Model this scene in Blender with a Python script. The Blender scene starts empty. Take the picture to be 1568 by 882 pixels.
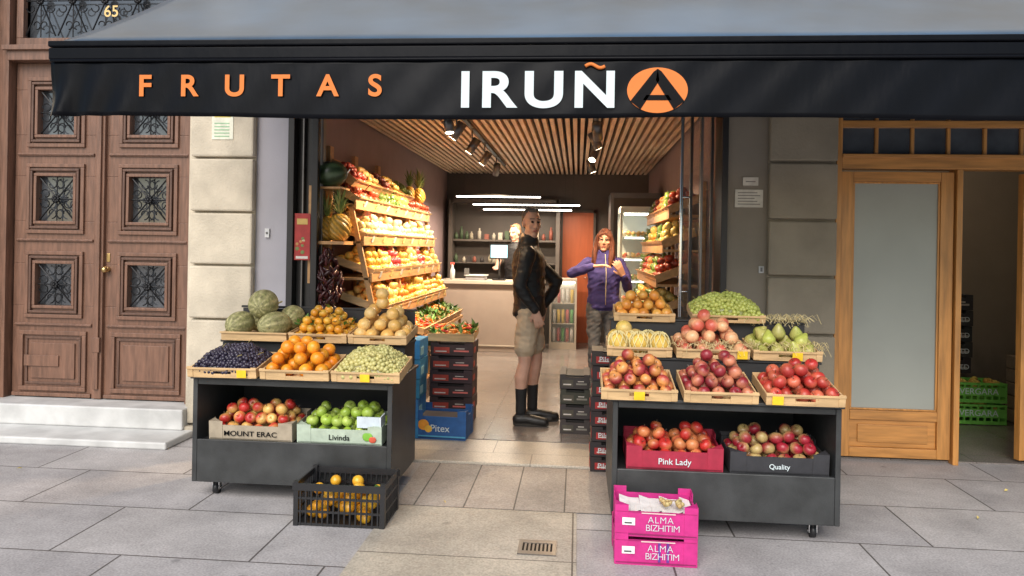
import bpy, math, random
import numpy as np
from mathutils import Vector, Matrix, noise as mnoise
random.seed(7); np.random.seed(7)
R=math.radians
scene=bpy.context.scene
col=scene.collection

# ------------------------------------------------------------------ materials
def mk(name,c=(.5,.5,.5),rough=.6,metal=0,var=.12,scale=6,stretch=(1,1,1),bump=.1,bscale=40,attr=False,emit=0,coat=0,trans=0,spec=.5,sss=0,dirt=False):
    m=bpy.data.materials.new(name); m.use_nodes=True
    nt=m.node_tree; N=nt.nodes; L=nt.links
    b=N['Principled BSDF']
    tc=N.new('ShaderNodeTexCoord'); mp=N.new('ShaderNodeMapping'); mp.inputs['Scale'].default_value=stretch
    L.new(tc.outputs['Object'],mp.inputs[0])
    n1=N.new('ShaderNodeTexNoise'); n1.inputs['Scale'].default_value=scale; n1.inputs['Detail'].default_value=5
    L.new(mp.outputs[0],n1.inputs['Vector'])
    mr=N.new('ShaderNodeMapRange'); mr.inputs[1].default_value=.3; mr.inputs[2].default_value=.7
    mr.inputs[3].default_value=1-var; mr.inputs[4].default_value=1+var
    L.new(n1.outputs['Fac'],mr.inputs[0])
    fac=mr.outputs[0]
    if dirt:
        sx=N.new('ShaderNodeSeparateXYZ'); L.new(tc.outputs['Object'],sx.inputs[0])
        nd=N.new('ShaderNodeTexNoise'); nd.inputs['Scale'].default_value=3; nd.inputs['Detail'].default_value=6
        mpd=N.new('ShaderNodeMapping'); mpd.inputs['Scale'].default_value=(2,2,.6); L.new(tc.outputs['Object'],mpd.inputs[0]); L.new(mpd.outputs[0],nd.inputs['Vector'])
        ad=N.new('ShaderNodeMath'); ad.operation='MULTIPLY_ADD'; ad.inputs[1].default_value=1.3; ad.inputs[2].default_value=-.6; L.new(nd.outputs['Fac'],ad.inputs[0])
        a2=N.new('ShaderNodeMath'); a2.operation='ADD'; L.new(ad.outputs[0],a2.inputs[0]); L.new(sx.outputs['Z'],a2.inputs[1])
        md=N.new('ShaderNodeMapRange'); md.inputs[1].default_value=0; md.inputs[2].default_value=.6; md.inputs[3].default_value=.58; md.inputs[4].default_value=1; L.new(a2.outputs[0],md.inputs[0])
        mm=N.new('ShaderNodeMath'); mm.operation='MULTIPLY'; L.new(fac,mm.inputs[0]); L.new(md.outputs[0],mm.inputs[1]); fac=mm.outputs[0]
    if attr:
        a=N.new('ShaderNodeAttribute'); a.attribute_name='Col'; src=a.outputs['Color']
    else:
        a=N.new('ShaderNodeRGB'); a.outputs[0].default_value=(*c,1); src=a.outputs[0]
    vm=N.new('ShaderNodeVectorMath'); vm.operation='SCALE'
    L.new(src,vm.inputs[0]); L.new(fac,vm.inputs['Scale'])
    L.new(vm.outputs[0],b.inputs['Base Color'])
    b.inputs['Roughness'].default_value=rough; b.inputs['Metallic'].default_value=metal
    b.inputs['Specular IOR Level'].default_value=spec
    b.inputs['Coat Weight'].default_value=coat; b.inputs['Coat Roughness'].default_value=.15
    b.inputs['Transmission Weight'].default_value=trans
    if sss:
        b.inputs['Subsurface Weight'].default_value=sss; b.inputs['Subsurface Scale'].default_value=.01
    if emit:
        L.new(vm.outputs[0],b.inputs['Emission Color']); b.inputs['Emission Strength'].default_value=emit
    if bump:
        n2=N.new('ShaderNodeTexNoise'); n2.inputs['Scale'].default_value=bscale; n2.inputs['Detail'].default_value=4
        L.new(mp.outputs[0],n2.inputs['Vector'])
        bp=N.new('ShaderNodeBump'); bp.inputs['Strength'].default_value=bump; bp.inputs['Distance'].default_value=.01
        L.new(n2.outputs['Fac'],bp.inputs['Height']); L.new(bp.outputs[0],b.inputs['Normal'])
    return m

def brickmat(name,c1,c2,cm,bw,rh,mortar,rough=.7,off=.5,shift=(0,0,0),bump=.3,blot=.30):
    m=bpy.data.materials.new(name); m.use_nodes=True
    nt=m.node_tree; N=nt.nodes; L=nt.links; b=N['Principled BSDF']
    tc=N.new('ShaderNodeTexCoord'); mp=N.new('ShaderNodeMapping'); mp.inputs['Location'].default_value=shift
    L.new(tc.outputs['Object'],mp.inputs[0])
    br=N.new('ShaderNodeTexBrick'); br.offset=off
    br.inputs['Color1'].default_value=(*c1,1); br.inputs['Color2'].default_value=(*c2,1); br.inputs['Mortar'].default_value=(*cm,1)
    br.inputs['Scale'].default_value=1; br.inputs['Mortar Size'].default_value=mortar; br.inputs['Mortar Smooth'].default_value=.3
    br.inputs['Brick Width'].default_value=bw; br.inputs['Row Height'].default_value=rh
    L.new(mp.outputs[0],br.inputs['Vector'])
    n=N.new('ShaderNodeTexNoise'); n.inputs['Scale'].default_value=1.9; n.inputs['Detail'].default_value=9; n.inputs['Roughness'].default_value=.7
    L.new(tc.outputs['Object'],n.inputs['Vector'])
    mr=N.new('ShaderNodeMapRange'); mr.inputs[1].default_value=.32; mr.inputs[2].default_value=.68; mr.inputs[3].default_value=1-blot; mr.inputs[4].default_value=1+blot*.6
    L.new(n.outputs['Fac'],mr.inputs[0])
    n3=N.new('ShaderNodeTexNoise'); n3.inputs['Scale'].default_value=90; n3.inputs['Detail'].default_value=4
    L.new(tc.outputs['Object'],n3.inputs['Vector'])
    mr3=N.new('ShaderNodeMapRange'); mr3.inputs[1].default_value=.3; mr3.inputs[2].default_value=.7; mr3.inputs[3].default_value=.74; mr3.inputs[4].default_value=1.2
    L.new(n3.outputs['Fac'],mr3.inputs[0])
    mu=N.new('ShaderNodeMath'); mu.operation='MULTIPLY'; L.new(mr.outputs[0],mu.inputs[0]); L.new(mr3.outputs[0],mu.inputs[1])
    last=mu
    for (sc,lo,hi,dk) in ((2.3,.03,.07,.66),(7.0,.04,.09,.80)):
        vo=N.new('ShaderNodeTexVoronoi'); vo.inputs['Scale'].default_value=sc
        L.new(tc.outputs['Object'],vo.inputs['Vector'])
        mv=N.new('ShaderNodeMapRange'); mv.inputs[1].default_value=lo; mv.inputs[2].default_value=hi; mv.inputs[3].default_value=dk; mv.inputs[4].default_value=1
        L.new(vo.outputs['Distance'],mv.inputs[0])
        m2=N.new('ShaderNodeMath'); m2.operation='MULTIPLY'; L.new(last.outputs[0],m2.inputs[0]); L.new(mv.outputs[0],m2.inputs[1]); last=m2
    vm=N.new('ShaderNodeVectorMath'); vm.operation='SCALE'; L.new(br.outputs['Color'],vm.inputs[0]); L.new(last.outputs[0],vm.inputs['Scale'])
    L.new(vm.outputs[0],b.inputs['Base Color']); b.inputs['Roughness'].default_value=rough
    bp=N.new('ShaderNodeBump'); bp.inputs['Strength'].default_value=bump; bp.inputs['Distance'].default_value=.006; bp.invert=True
    ad=N.new('ShaderNodeMath'); ad.operation='ADD'
    ms=N.new('ShaderNodeMath'); ms.operation='MULTIPLY'; ms.inputs[1].default_value=.25; L.new(n3.outputs['Fac'],ms.inputs[0])
    L.new(br.outputs['Fac'],ad.inputs[0]); L.new(ms.outputs[0],ad.inputs[1]); L.new(ad.outputs[0],bp.inputs['Height'])
    L.new(bp.outputs[0],b.inputs['Normal'])
    return m

M={}
M['pave']=brickmat('paving_slabs',(.43,.41,.405),(.36,.345,.35),(.10,.09,.085),1.0,.62,.006,.65,.37,(.15,.3,0))
M['pave_small']=brickmat('paving_setts',(.41,.355,.31),(.35,.315,.285),(.11,.10,.09),.29,.86,.005,.65,.0,(.05,.02,0))
M['pave_patch']=brickmat('paving_patch',(.44,.395,.32),(.41,.37,.31),(.13,.11,.09),1.32,1.0,.005,.65,.0,(.0,.4,0))
M['marble']=brickmat('threshold_stone',(.52,.47,.40),(.46,.41,.34),(.2,.18,.15),.95,.9,.004,.4,.3,(.3,0,0),.1,.15)
M['tile']=brickmat('interior_floor_tile',(.235,.205,.19),(.215,.19,.175),(.13,.11,.10),.6,.6,.004,.22,0,(.1,.1,0),.08,.14)
M['stone']=mk('cream_limestone',(.58,.51,.40),.8,var=.18,scale=4,bump=.45,bscale=60,dirt=True)
M['stone_white']=mk('step_marble',(.52,.52,.51),.5,var=.18,scale=5,bump=.15,bscale=30)
M['stone_taupe']=mk('taupe_shaded_stone',(.27,.23,.17),.8,var=.17,scale=3,bump=.35,bscale=60,dirt=True)  # taupe stone, with the shade on the right pier put into its colour
M['plaster_l']=mk('grey_plaster',(.39,.375,.41),.8,var=.06,scale=3,bump=.15,bscale=70,dirt=True)
M['plaster_r']=mk('taupe_plaster',(.25,.215,.17),.8,var=.08,scale=3,bump=.15,bscale=70,dirt=True)
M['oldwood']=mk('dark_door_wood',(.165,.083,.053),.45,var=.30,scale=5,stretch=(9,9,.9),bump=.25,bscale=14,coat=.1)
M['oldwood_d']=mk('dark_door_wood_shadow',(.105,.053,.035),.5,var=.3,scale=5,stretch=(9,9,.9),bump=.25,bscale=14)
M['honey']=mk('honey_wood',(.52,.235,.06),.4,var=.25,scale=4,stretch=(9,9,.8),bump=.12,bscale=14,coat=.2)
M['honey_h']=mk('honey_wood_rail',(.50,.225,.058),.4,var=.25,scale=4,stretch=(.8,9,9),bump=.12,bscale=14,coat=.2)
M['iron']=mk('black_iron',(.018,.018,.02),.45,metal=.6,bump=.1)
M['blackmetal']=mk('dark_metal_frame',(.03,.028,.028),.4,metal=.4,var=.1,bump=.03)
M['greymetal']=mk('grey_metal_frame',(.16,.15,.145),.35,metal=.7,var=.1,bump=.03)
M['cart']=mk('cart_grey_laminate',(.034,.036,.037),.42,var=.35,scale=7,bump=.06,bscale=90)
M['cart_in']=mk('cart_black_inside',(.02,.02,.021),.6,var=.15,bump=.05)
M['chrome']=mk('chrome',(.7,.7,.7),.18,metal=1,var=.03,bump=0)
M['darkglass']=mk('dark_window_glass',(.06,.066,.075),.08,var=.5,scale=3,bump=0,spec=.9,coat=.6)
M['frost']=mk('frosted_glass',(.33,.34,.30),.32,var=.12,scale=1.2,bump=.03,bscale=5,spec=.6)
M['vinyl']=mk('awning_navy_vinyl',(.035,.075,.13),.42,var=.4,scale=1.3,bump=.08,bscale=6,coat=.25)
M['vinyl_v']=mk('awning_black_valance',(.0035,.004,.006),.30,var=.2,scale=1.5,stretch=(1,1,.4),bump=.6,bscale=5,spec=.10)
M['orange_p']=mk('orange_print',(.66,.19,.045),.6,var=.04,bump=0,spec=.2)
M['white_p']=mk('white_print',(.60,.68,.70),.6,var=.03,bump=0,spec=.2)
M['gold_p']=mk('gold_number',(.6,.42,.18),.4,metal=.6,var=.03,bump=0)
M['black_p']=mk('black_print',(.005,.005,.006),.6,var=.03,bump=0,spec=.1)
M['pine']=mk('pine_tray_wood',(.60,.40,.20),.6,var=.22,scale=6,stretch=(1,6,6),bump=.12,bscale=30)
M['shelfwood']=mk('shelf_pine',(.50,.27,.11),.5,var=.18,scale=5,stretch=(6,1,6),bump=.1,bscale=25)
M['greyroom']=mk('mauve_wall_paint',(.24,.175,.18),.7,var=.05,bump=.05)
M['backwall']=mk('dark_back_wall',(.075,.062,.054),.6,var=.08,bump=.05)
M['ceilblack']=mk('ceiling_black',(.02,.018,.016),.8,var=.05,bump=0)
M['slat']=mk('ceiling_slat_wood',(.60,.46,.34),.55,var=.12,scale=4,stretch=(5,.6,5),bump=.05)
M['counter']=mk('counter_laminate',(.36,.30,.26),.45,var=.05,bump=.02)
M['countertop']=mk('counter_top',(.50,.45,.38),.3,var=.05,bump=.02)
M['reddoor']=mk('red_brown_door',(.42,.10,.035),.45,var=.1,scale=4,stretch=(6,6,.7),bump=.05)
M['led']=mk('led_tube_glow',(1,.93,.80),.5,var=0,bump=0,emit=11)
M['spotlens']=mk('spot_lens_glow',(1,.86,.62),.5,var=0,bump=0,emit=18)
M['fruit']=mk('fruit_skin',attr=True,rough=.36,var=.14,scale=60,bump=.05,bscale=150,coat=.08)
M['fruit_m']=mk('fruit_skin_rough',attr=True,rough=.6,var=.35,scale=80,bump=.6,bscale=130)
M['grape']=mk('grape_skin',attr=True,rough=.25,var=.08,scale=60,bump=0)
M['leaf']=mk('leaf_green',attr=True,rough=.5,var=.2,scale=30,bump=.1)
M['paint']=mk('printed_card',attr=True,rough=.6,var=.14,scale=20,bump=.05,bscale=60)
M['bplastic']=mk('black_crate_plastic',(.014,.014,.016),.4,var=.1,bump=.03)
M['screen']=mk('monitor_screen',(.30,.65,.85),.3,var=.1,scale=9,bump=0,emit=1.0)
M['skin']=mk('skin',(.56,.32,.23),.5,var=.08,scale=14,bump=.05,bscale=80)
M['lip']=mk('lips',(.38,.13,.11),.45,var=.05,bump=0)
M['eye']=mk('eyes',(.03,.022,.02),.2,var=.1,bump=0)
M['hair_g']=mk('grey_hair',(.10,.085,.075),.7,var=.4,scale=60,bump=.5,bscale=120)
M['hair_r']=mk('auburn_hair',(.13,.040,.022),.5,var=.6,scale=12,stretch=(6,6,.4),bump=1.0,bscale=40)
M['hair_b']=mk('blond_hair',(.26,.14,.07),.6,var=.3,scale=40,bump=.4,bscale=90)
M['jacket']=mk('black_jacket',(.014,.014,.016),.55,var=.2,scale=9,bump=.5,bscale=14,spec=.35)
M['shorts']=mk('khaki_shorts',(.46,.365,.26),.85,var=.12,scale=9,bump=.5,bscale=16,spec=.2)
M['sock']=mk('black_socks',(.012,.012,.013),.8,var=.1,bump=.3,bscale=90)
M['shoe']=mk('black_shoes',(.015,.014,.014),.45,var=.1,bump=.2,bscale=60)
M['sole']=mk('shoe_sole',(.05,.045,.04),.8,var=.1,bump=.1)
M['purple']=mk('indigo_fleece',(.060,.052,.20),.8,var=.18,scale=12,bump=.5,bscale=14,spec=.2)
M['jeans']=mk('grey_jeans',(.12,.13,.15),.85,var=.18,scale=14,bump=.5,bscale=18,spec=.2)
M['zip']=mk('yellow_zip',(.55,.50,.32),.5,var=.05,bump=0)
g=bpy.data.materials.new('clear_glass'); g.use_nodes=True
gn=g.node_tree; gb=gn.nodes['Principled BSDF']; tr=gn.nodes.new('ShaderNodeBsdfTransparent'); mx=gn.nodes.new('ShaderNodeMixShader')
gb.inputs['Base Color'].default_value=(.5,.55,.55,1); gb.inputs['Roughness'].default_value=.05
mx.inputs[0].default_value=.12; gn.links.new(tr.outputs[0],mx.inputs[1]); gn.links.new(gb.outputs[0],mx.inputs[2]); gn.links.new(mx.outputs[0],gn.nodes['Material Output'].inputs[0])
M['glass']=g

# ------------------------------------------------------------------ mesh builder
def lathe(fn,nr=8,n=12):
    vs=[];fs=[]
    for i in range(nr+1):
        th=math.pi*i/nr; r,z=fn(th)
        for j in range(n):
            a=2*math.pi*j/n; vs.append((r*math.cos(a),r*math.sin(a),z))
    for i in range(nr):
        for j in range(n):
            a=i*n+j; b=i*n+(j+1)%n
            fs.append((a,a+n,b+n,b))
    return np.array(vs),fs
def sph(th): return max(math.sin(th),.002),math.cos(th)
def appl(th):
    r=max(math.sin(th),.002)*(1+.06*math.cos(th)); z=math.cos(th)*.9
    if th<math.pi/2: z-=.30*math.exp(-(r/.30)**2)
    else: z+=.16*math.exp(-(r/.25)**2)
    return r,z
def pear(th):
    r=max(math.sin(th),.002); z=math.cos(th)
    if z>0: r*=1-.48*z; z*=1.45
    return r,z
def lemon(th):
    r=max(math.sin(th),.002)**1.15; return r,math.cos(th)*1.32
def orng(th): return max(math.sin(th),.002),math.cos(th)*.92
def melo(th): return max(math.sin(th),.002),math.cos(th)*1.28
def pepp(th):
    r=max(math.sin(th),.002)*.45; return r,math.cos(th)*1.5
TPL={'sphere':lathe(sph,8,12),'apple':lathe(appl,12,14),'pear':lathe(pear,10,12),'lemon':lathe(lemon,9,12),'orange':lathe(orng,9,14),
     'melon':lathe(melo,20,30),'grape':lathe(sph,7,10),'pepper':lathe(pepp,7,8)}

class MB:
    def __init__(s): s.v=[];s.f=[];s.m=[];s.sm=[];s.c=[]
    def add(s,vs,fs,m=0,smooth=False,T=None,c=(1,1,1)):
        o=len(s.v)
        if T is not None:
            A=np.array(T); P=np.asarray(vs,float); vs=P@A[:3,:3].T+A[:3,3]
        s.v.extend([tuple(p) for p in vs]); 
        for f in fs: s.f.append(tuple(i+o for i in f)); s.m.append(m); s.sm.append(smooth)
        if isinstance(c,np.ndarray) and c.ndim==2: s.c.extend([tuple(x) for x in c])
        else: s.c.extend([tuple(c)]*(len(s.v)-o))
    def box(s,x0,x1,y0,y1,z0,z1,m=0,T=None,c=(1,1,1)):
        vs=[(x0,y0,z0),(x1,y0,z0),(x1,y1,z0),(x0,y1,z0),(x0,y0,z1),(x1,y0,z1),(x1,y1,z1),(x0,y1,z1)]
        fs=[(0,3,2,1),(4,5,6,7),(0,1,5,4),(1,2,6,5),(2,3,7,6),(3,0,4,7)]
        s.add(vs,fs,m,False,T,c)
    def tube(s,pts,r,n=6,m=0,T=None,c=(1,1,1),rr=None,cap=True):
        pts=[Vector(p) for p in pts]; vs=[];fs=[]; k=len(pts)
        up=None
        for i,p in enumerate(pts):
            d=(pts[min(i+1,k-1)]-pts[max(i-1,0)]).normalized()
            if up is None:
                up=d.orthogonal().normalized()
            up=(up-d*up.dot(d))
            if up.length<1e-5: up=d.orthogonal()
            up.normalize(); sd=d.cross(up); q=rr[i] if rr else r
            for j in range(n):
                a=2*math.pi*j/n; vs.append(tuple(p+(up*math.cos(a)+sd*math.sin(a))*q))
        for i in range(k-1):
            for j in range(n):
                a=i*n+j;b=i*n+(j+1)%n; fs.append((a,b,b+n,a+n))
        if cap: fs.append(tuple(range(n-1,-1,-1))); fs.append(tuple(range((k-1)*n,k*n)))
        s.add(vs,fs,m,n>5,T,c)
    def tpl(s,kind,pos,r,c,rot=None,sc=(1,1,1),m=0,T=None,smooth=True):
        V,F=TPL[kind]
        Rm=np.array((rot or Matrix.Identity(3)).to_3x3())
        P=(V*np.array(sc)*r)@Rm.T+np.array(pos)
        s.add(P,F,m,smooth,T,c)
    def obj(s,name,mats,parent=None,bevel=0,loc=None):
        me=bpy.data.meshes.new(name); me.from_pydata(s.v,[],s.f)
        for mm in mats: me.materials.append(M[mm] if isinstance(mm,str) else mm)
        me.polygons.foreach_set('material_index',s.m); me.polygons.foreach_set('use_smooth',s.sm)
        at=me.color_attributes.new('Col','FLOAT_COLOR','POINT')
        arr=np.ones((len(s.v),4),np.float32); arr[:,:3]=np.array(s.c); at.data.foreach_set('color',arr.ravel())
        me.update(); o=bpy.data.objects.new(name,me); col.objects.link(o)
        if bevel:
            b=o.modifiers.new('bevel','BEVEL'); b.width=bevel; b.segments=2; b.limit_method='ANGLE'; b.angle_limit=R(50)
            b.harden_normals=False
        attach(o,parent); return o
def attach(o,parent):
    if parent:
        o.parent=parent; o.matrix_parent_inverse=Matrix.Translation(-parent.location)
def empty(name,loc=(0,0,0)):
    e=bpy.data.objects.new(name,None); e.empty_display_size=.1; e.location=loc; col.objects.link(e); return e
def text(body,size,loc,mat,parent,name='lettering',off=0,sx=1,ext=.001,rz=0,sp=1):
    cu=bpy.data.curves.new(name,'FONT'); cu.body=body; cu.size=size; cu.align_x='CENTER'; cu.align_y='CENTER'; cu.offset=off; cu.extrude=ext; cu.space_character=sp
    cu.materials.append(M[mat]); o=bpy.data.objects.new(name,cu); col.objects.link(o)
    o.location=loc; o.rotation_euler=(R(90),0,rz); o.scale=(sx,1,1); attach(o,parent); return o
def TM(x,y,z,rz=0,tilt=0): return Matrix.Translation((x,y,z))@Matrix.Rotation(R(rz),4,'Z')@Matrix.Rotation(R(tilt),4,'X')
def rrot(): return Matrix.Rotation(random.uniform(0,6.28),3,'Z')@Matrix.Rotation(random.uniform(-.9,.9),3,'X')@Matrix.Rotation(random.uniform(-.9,.9),3,'Y')
def mixc(a,b,t): return tuple(a[i]*(1-t)+b[i]*t for i in range(3))

# ------------------------------------------------------------------ ground and floors
b=MB(); b.add([(-60,-60,0),(60,-60,0),(60,60,0),(-60,60,0)],[(0,1,2,3)]); b.obj('pavement',['pave'])
b=MB(); b.add([(-1.05,4.28,.004),(1.25,4.28,.004),(1.25,5.14,.004),(-1.05,5.14,.004)],[(0,1,2,3)]); b.obj('paving_strip',['pave_small'])
b=MB(); b.add([(-1.05,2.6,.004),(.02,2.6,.004),(.02,4.275,.004),(-1.05,4.275,.004)],[(0,1,2,3)]); b.obj('paving_patch',['pave_patch'])
b=MB(); b.box(-2.2,1.06,5.145,5.75,-.02,.02); b.obj('doorway_threshold',['marble'],bevel=.004)
b=MB(); b.box(-2.12,1.1,5.752,12.1,-.02,.024); b.obj('shop_floor',['tile'])
b=MB(); 
b.box(-.27,-.08,3.66,3.70,.002,.010); b.box(-.27,-.08,3.80,3.84,.002,.010); b.box(-.27,-.25,3.70,3.80,.002,.010); b.box(-.10,-.08,3.70,3.80,.002,.010)
for i in range(7): b.box(-.24+i*.02,-.23+i*.02,3.70,3.80,.004,.008)
b.box(-.25,-.10,3.70,3.80,.0045,.006,1)
b.obj('drain_grate',['greymetal','black_p'])
b=MB()
for (x,y) in [(-.75,4.35),(2.3,4.5),(-3.6,4.6),(2.75,5.05)]:
    a=random.uniform(0,6); s_=.018
    b.add([(x+s_*math.cos(a),y+s_*math.sin(a),.012),(x+.4*s_*math.cos(a+1.5),y+.4*s_*math.sin(a+1.5),.02),(x-s_*math.cos(a),y-s_*math.sin(a),.008),(x-.4*s_*math.cos(a+1.5),y-.4*s_*math.sin(a+1.5),.01)],[(0,1,2,3)],c=(.6,.48,.15))
b.obj('fallen_leaves',['leaf'])

# ------------------------------------------------------------------ building shell
FY=5.64
bld=empty('shop_building',(0,FY,0))
b=MB()
b.box(-14,-4.74,FY,6.1,0,11,0)
b.box(-4.74,-3.04,FY,6.1,3.95,11,0)
b.box(-3.04,-2.5,FY,6.1,0,11,0)
b.box(-2.5,1.38,FY,6.1,2.95,11,0)
b.box(1.38,14,FY,6.1,2.95,11,0)
b.box(3.95,14,FY,6.1,0,2.95,0)
b.obj('upper_wall',['stone'],bld)
b=MB(); b.box(-2.5,-2.24,FY+.01,6.1,0,2.95); b.obj('left_plaster_strip',['plaster_l'],bld)
b=MB(); b.box(1.09,1.38,FY+.01,6.1,0,2.95); b.obj('right_plaster_strip',['plaster_r'],bld)
b=MB(); b.box(1.38,1.86,FY,6.1,0,2.95); b.obj('right_pier_core',['stone_taupe'],bld)
b=MB()
zs=[0,.09,.50,.91,1.33,1.74,2.16,2.57,2.99,3.4,3.82]
for i in range(len(zs)-1):
    pr=.09 if i==0 else .06
    b.box(-3.0-(.03 if i==0 else 0),-2.5,FY-pr,FY-.001,zs[i]+.008,zs[i+1]-.008)
b.obj('left_pilaster_blocks',['stone'],bld,bevel=.014)
b=MB()
for i in range(len(zs)-4):
    z0=zs[i]; z1=zs[i+1]
    if i==0: b.box(1.38,1.86,FY-.07,FY-.001,.0,.30); continue
    if i==1: z0=.30+.0
    b.box(1.38,1.86,FY-.05,FY-.001,z0+.008,z1-.008)
b.box(1.38,1.86,FY-.05,FY-.001,2.582,2.94)
b.obj('right_pilaster_blocks',['stone_taupe'],bld,bevel=.014)
b=MB()
b.box(-5.6,-2.93,5.17,5.60,0,.055); b.box(-4.74,-3.0,5.52,5.86,.055,.215)
b.box(-4.74,-3.04,5.86,6.05,.0,.2)
b.obj('entrance_step',['stone_white'],None,bevel=.012)

b=MB()
b.box(-2.25,-2.12,6.1,12.2,0,2.95,0)
b.box(-2.24,-2.12,5.9,6.1,0,2.95,0)
b.box(1.1,1.22,6.1,12.2,0,2.95,0)
b.box(-2.12,1.1,12.0,12.2,0,2.95,1)
b.box(-2.12,1.1,5.9,12.0,2.76,2.9,2)
b.box(-2.24,1.09,5.66,5.9,2.72,2.95,2)
b.obj('interior_walls',['greyroom','backwall','ceilblack'],bld)
b=MB()
x=-2.08
while x<1.07:
    b.box(x,x+.038,5.95,11.98,2.69,2.755); x+=.072
b.obj('slatted_ceiling',['slat'],bld)
b=MB()
b.box(1.9,4.6,8.0,8.1,0,2.95,0); b.box(4.5,4.6,6.1,8.0,0,2.95,0); b.box(1.86,1.9,6.1,8.0,0,2.95,0); b.box(1.9,4.5,6.1,8.0,2.85,2.95,0)
b.box(1.88,4.5,5.7,8.0,-.02,.012,1)
b.obj('storeroom_walls',['plaster_r','tile'],bld)

b=MB()
b.box(-2.24,-2.19,5.62,5.9,0.02,2.72); b.box(-2.19,-2.05,5.70,5.74,.02,2.72)
b.box(-2.05,-2.0,5.62,5.68,.02,2.72); b.box(-2.05,-2.0,5.74,5.80,.02,2.72,1); b.box(-2.14,-2.125,5.66,5.695,.02,2.72,1)
b.obj('folding_door_frame',['blackmetal','greymetal'],bld,bevel=.004)
pf=empty('notice_poster',(-2.12,5.65,1.55))
b=MB(); b.box(-2.185,-2.06,5.640,5.646,1.38,1.74,0,c=(.42,.04,.035)); b.box(-2.165,-2.08,5.637,5.639,1.655,1.70,0,c=(.6,.4,.12))
for k in range(9): b.tpl('orange',(random.uniform(-2.165,-2.08),5.640,random.uniform(1.43,1.60)),random.uniform(.012,.02),random.choice([(.6,.3,.1),(.2,.25,.08),(.5,.05,.03),(.6,.5,.3)]),sc=(1,.15,1))
b.box(-2.17,-2.075,5.6375,5.639,1.39,1.41,0,c=(.7,.65,.6)); b.obj('poster_sheet',['paint'],pf)
gd=empty('glass_folding_door',(.9,5.75,0))
b=MB()
for i,(x,y) in enumerate([(.82,5.64),(.90,5.67),(.97,5.64)]):
    mm=3 if i==1 else 0
    b.box(x,x+.018,y,y+.045,.03,2.70,mm); b.box(x,x+.018,y+.50,y+.545,.03,2.70,mm)
    b.box(x+.002,x+.016,y+.045,y+.5,.03,.10,0); b.box(x+.002,x+.016,y+.045,y+.5,2.62,2.70,0)
    b.box(x+.006,x+.012,y+.045,y+.5,.10,2.62,1)
b.box(1.045,1.09,5.62,5.9,.02,2.72,0)
b.tube([(.76,5.66,.03),(.76,5.66,2.7)],.013,10,2)
for z in (.5,1.2,1.9): b.tube([(.76,5.66,z),(.82,5.66,z)],.008,6,2)
b.obj('door_leaves',['blackmetal','glass','chrome','greymetal'],gd,bevel=.003)

wp=empty('wall_notice',(1.25,FY,1.9))
b=MB(); b.box(1.145,1.345,FY-.002,FY+.008,1.83,1.96,0,c=(.62,.58,.5)); 
for i in range(5): b.box(1.165,1.325-.02*(i%3),FY-.003,FY-.0021,1.85+i*.021,1.856+i*.021,0,c=(.2,.18,.16))
b.obj('opening_hours_plate',['paint'],wp)
wp=empty('wall_notice',(1.25,FY,2.0))
b=MB(); b.box(1.20,1.31,FY-.002,FY+.008,1.99,2.05,0,c=(.62,.58,.5)); b.box(1.22,1.29,FY-.003,FY-.0021,2.015,2.022,0,c=(.2,.18,.16)); b.obj('small_plate',['paint'],wp)
wp=empty('doorbell_plate',(-2.35,FY,1.6)); b=MB(); b.box(-2.42,-2.385,FY-.006,FY+.012,1.55,1.62,0,c=(.6,.6,.6)); b.tube([(-2.402,FY-.005,1.585),(-2.402,FY-.011,1.585)],.008,10,0,c=(.1,.1,.1)); b.obj('bell_face',['paint'],wp)
wp=empty('paper_notice',(-2.72,FY,2.5)); b=MB(); b.box(-2.83,-2.66,FY-.066,FY-.0605,2.30,2.54,0,c=(.70,.70,.58)); 
b.box(-2.81,-2.68,FY-.068,FY-.0665,2.47,2.52,0,c=(.75,.6,.1)); 
for i in range(5): b.box(-2.81,-2.69,FY-.068,FY-.0665,2.32+i*.025,2.328+i*.025,0,c=(.3,.5,.3))
b.obj('notice_sheet',['paint'],wp)
wp=empty('wall_light_switch',(1.34,FY,1.3)); b=MB(); b.box(1.325,1.36,FY-.003,FY+.012,1.35,1.40,0,c=(.5,.5,.5)); b.box(1.335,1.35,FY-.007,FY-.003,1.36,1.39,0,c=(.15,.15,.15)); b.obj('switch_face',['paint'],wp)

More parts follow.
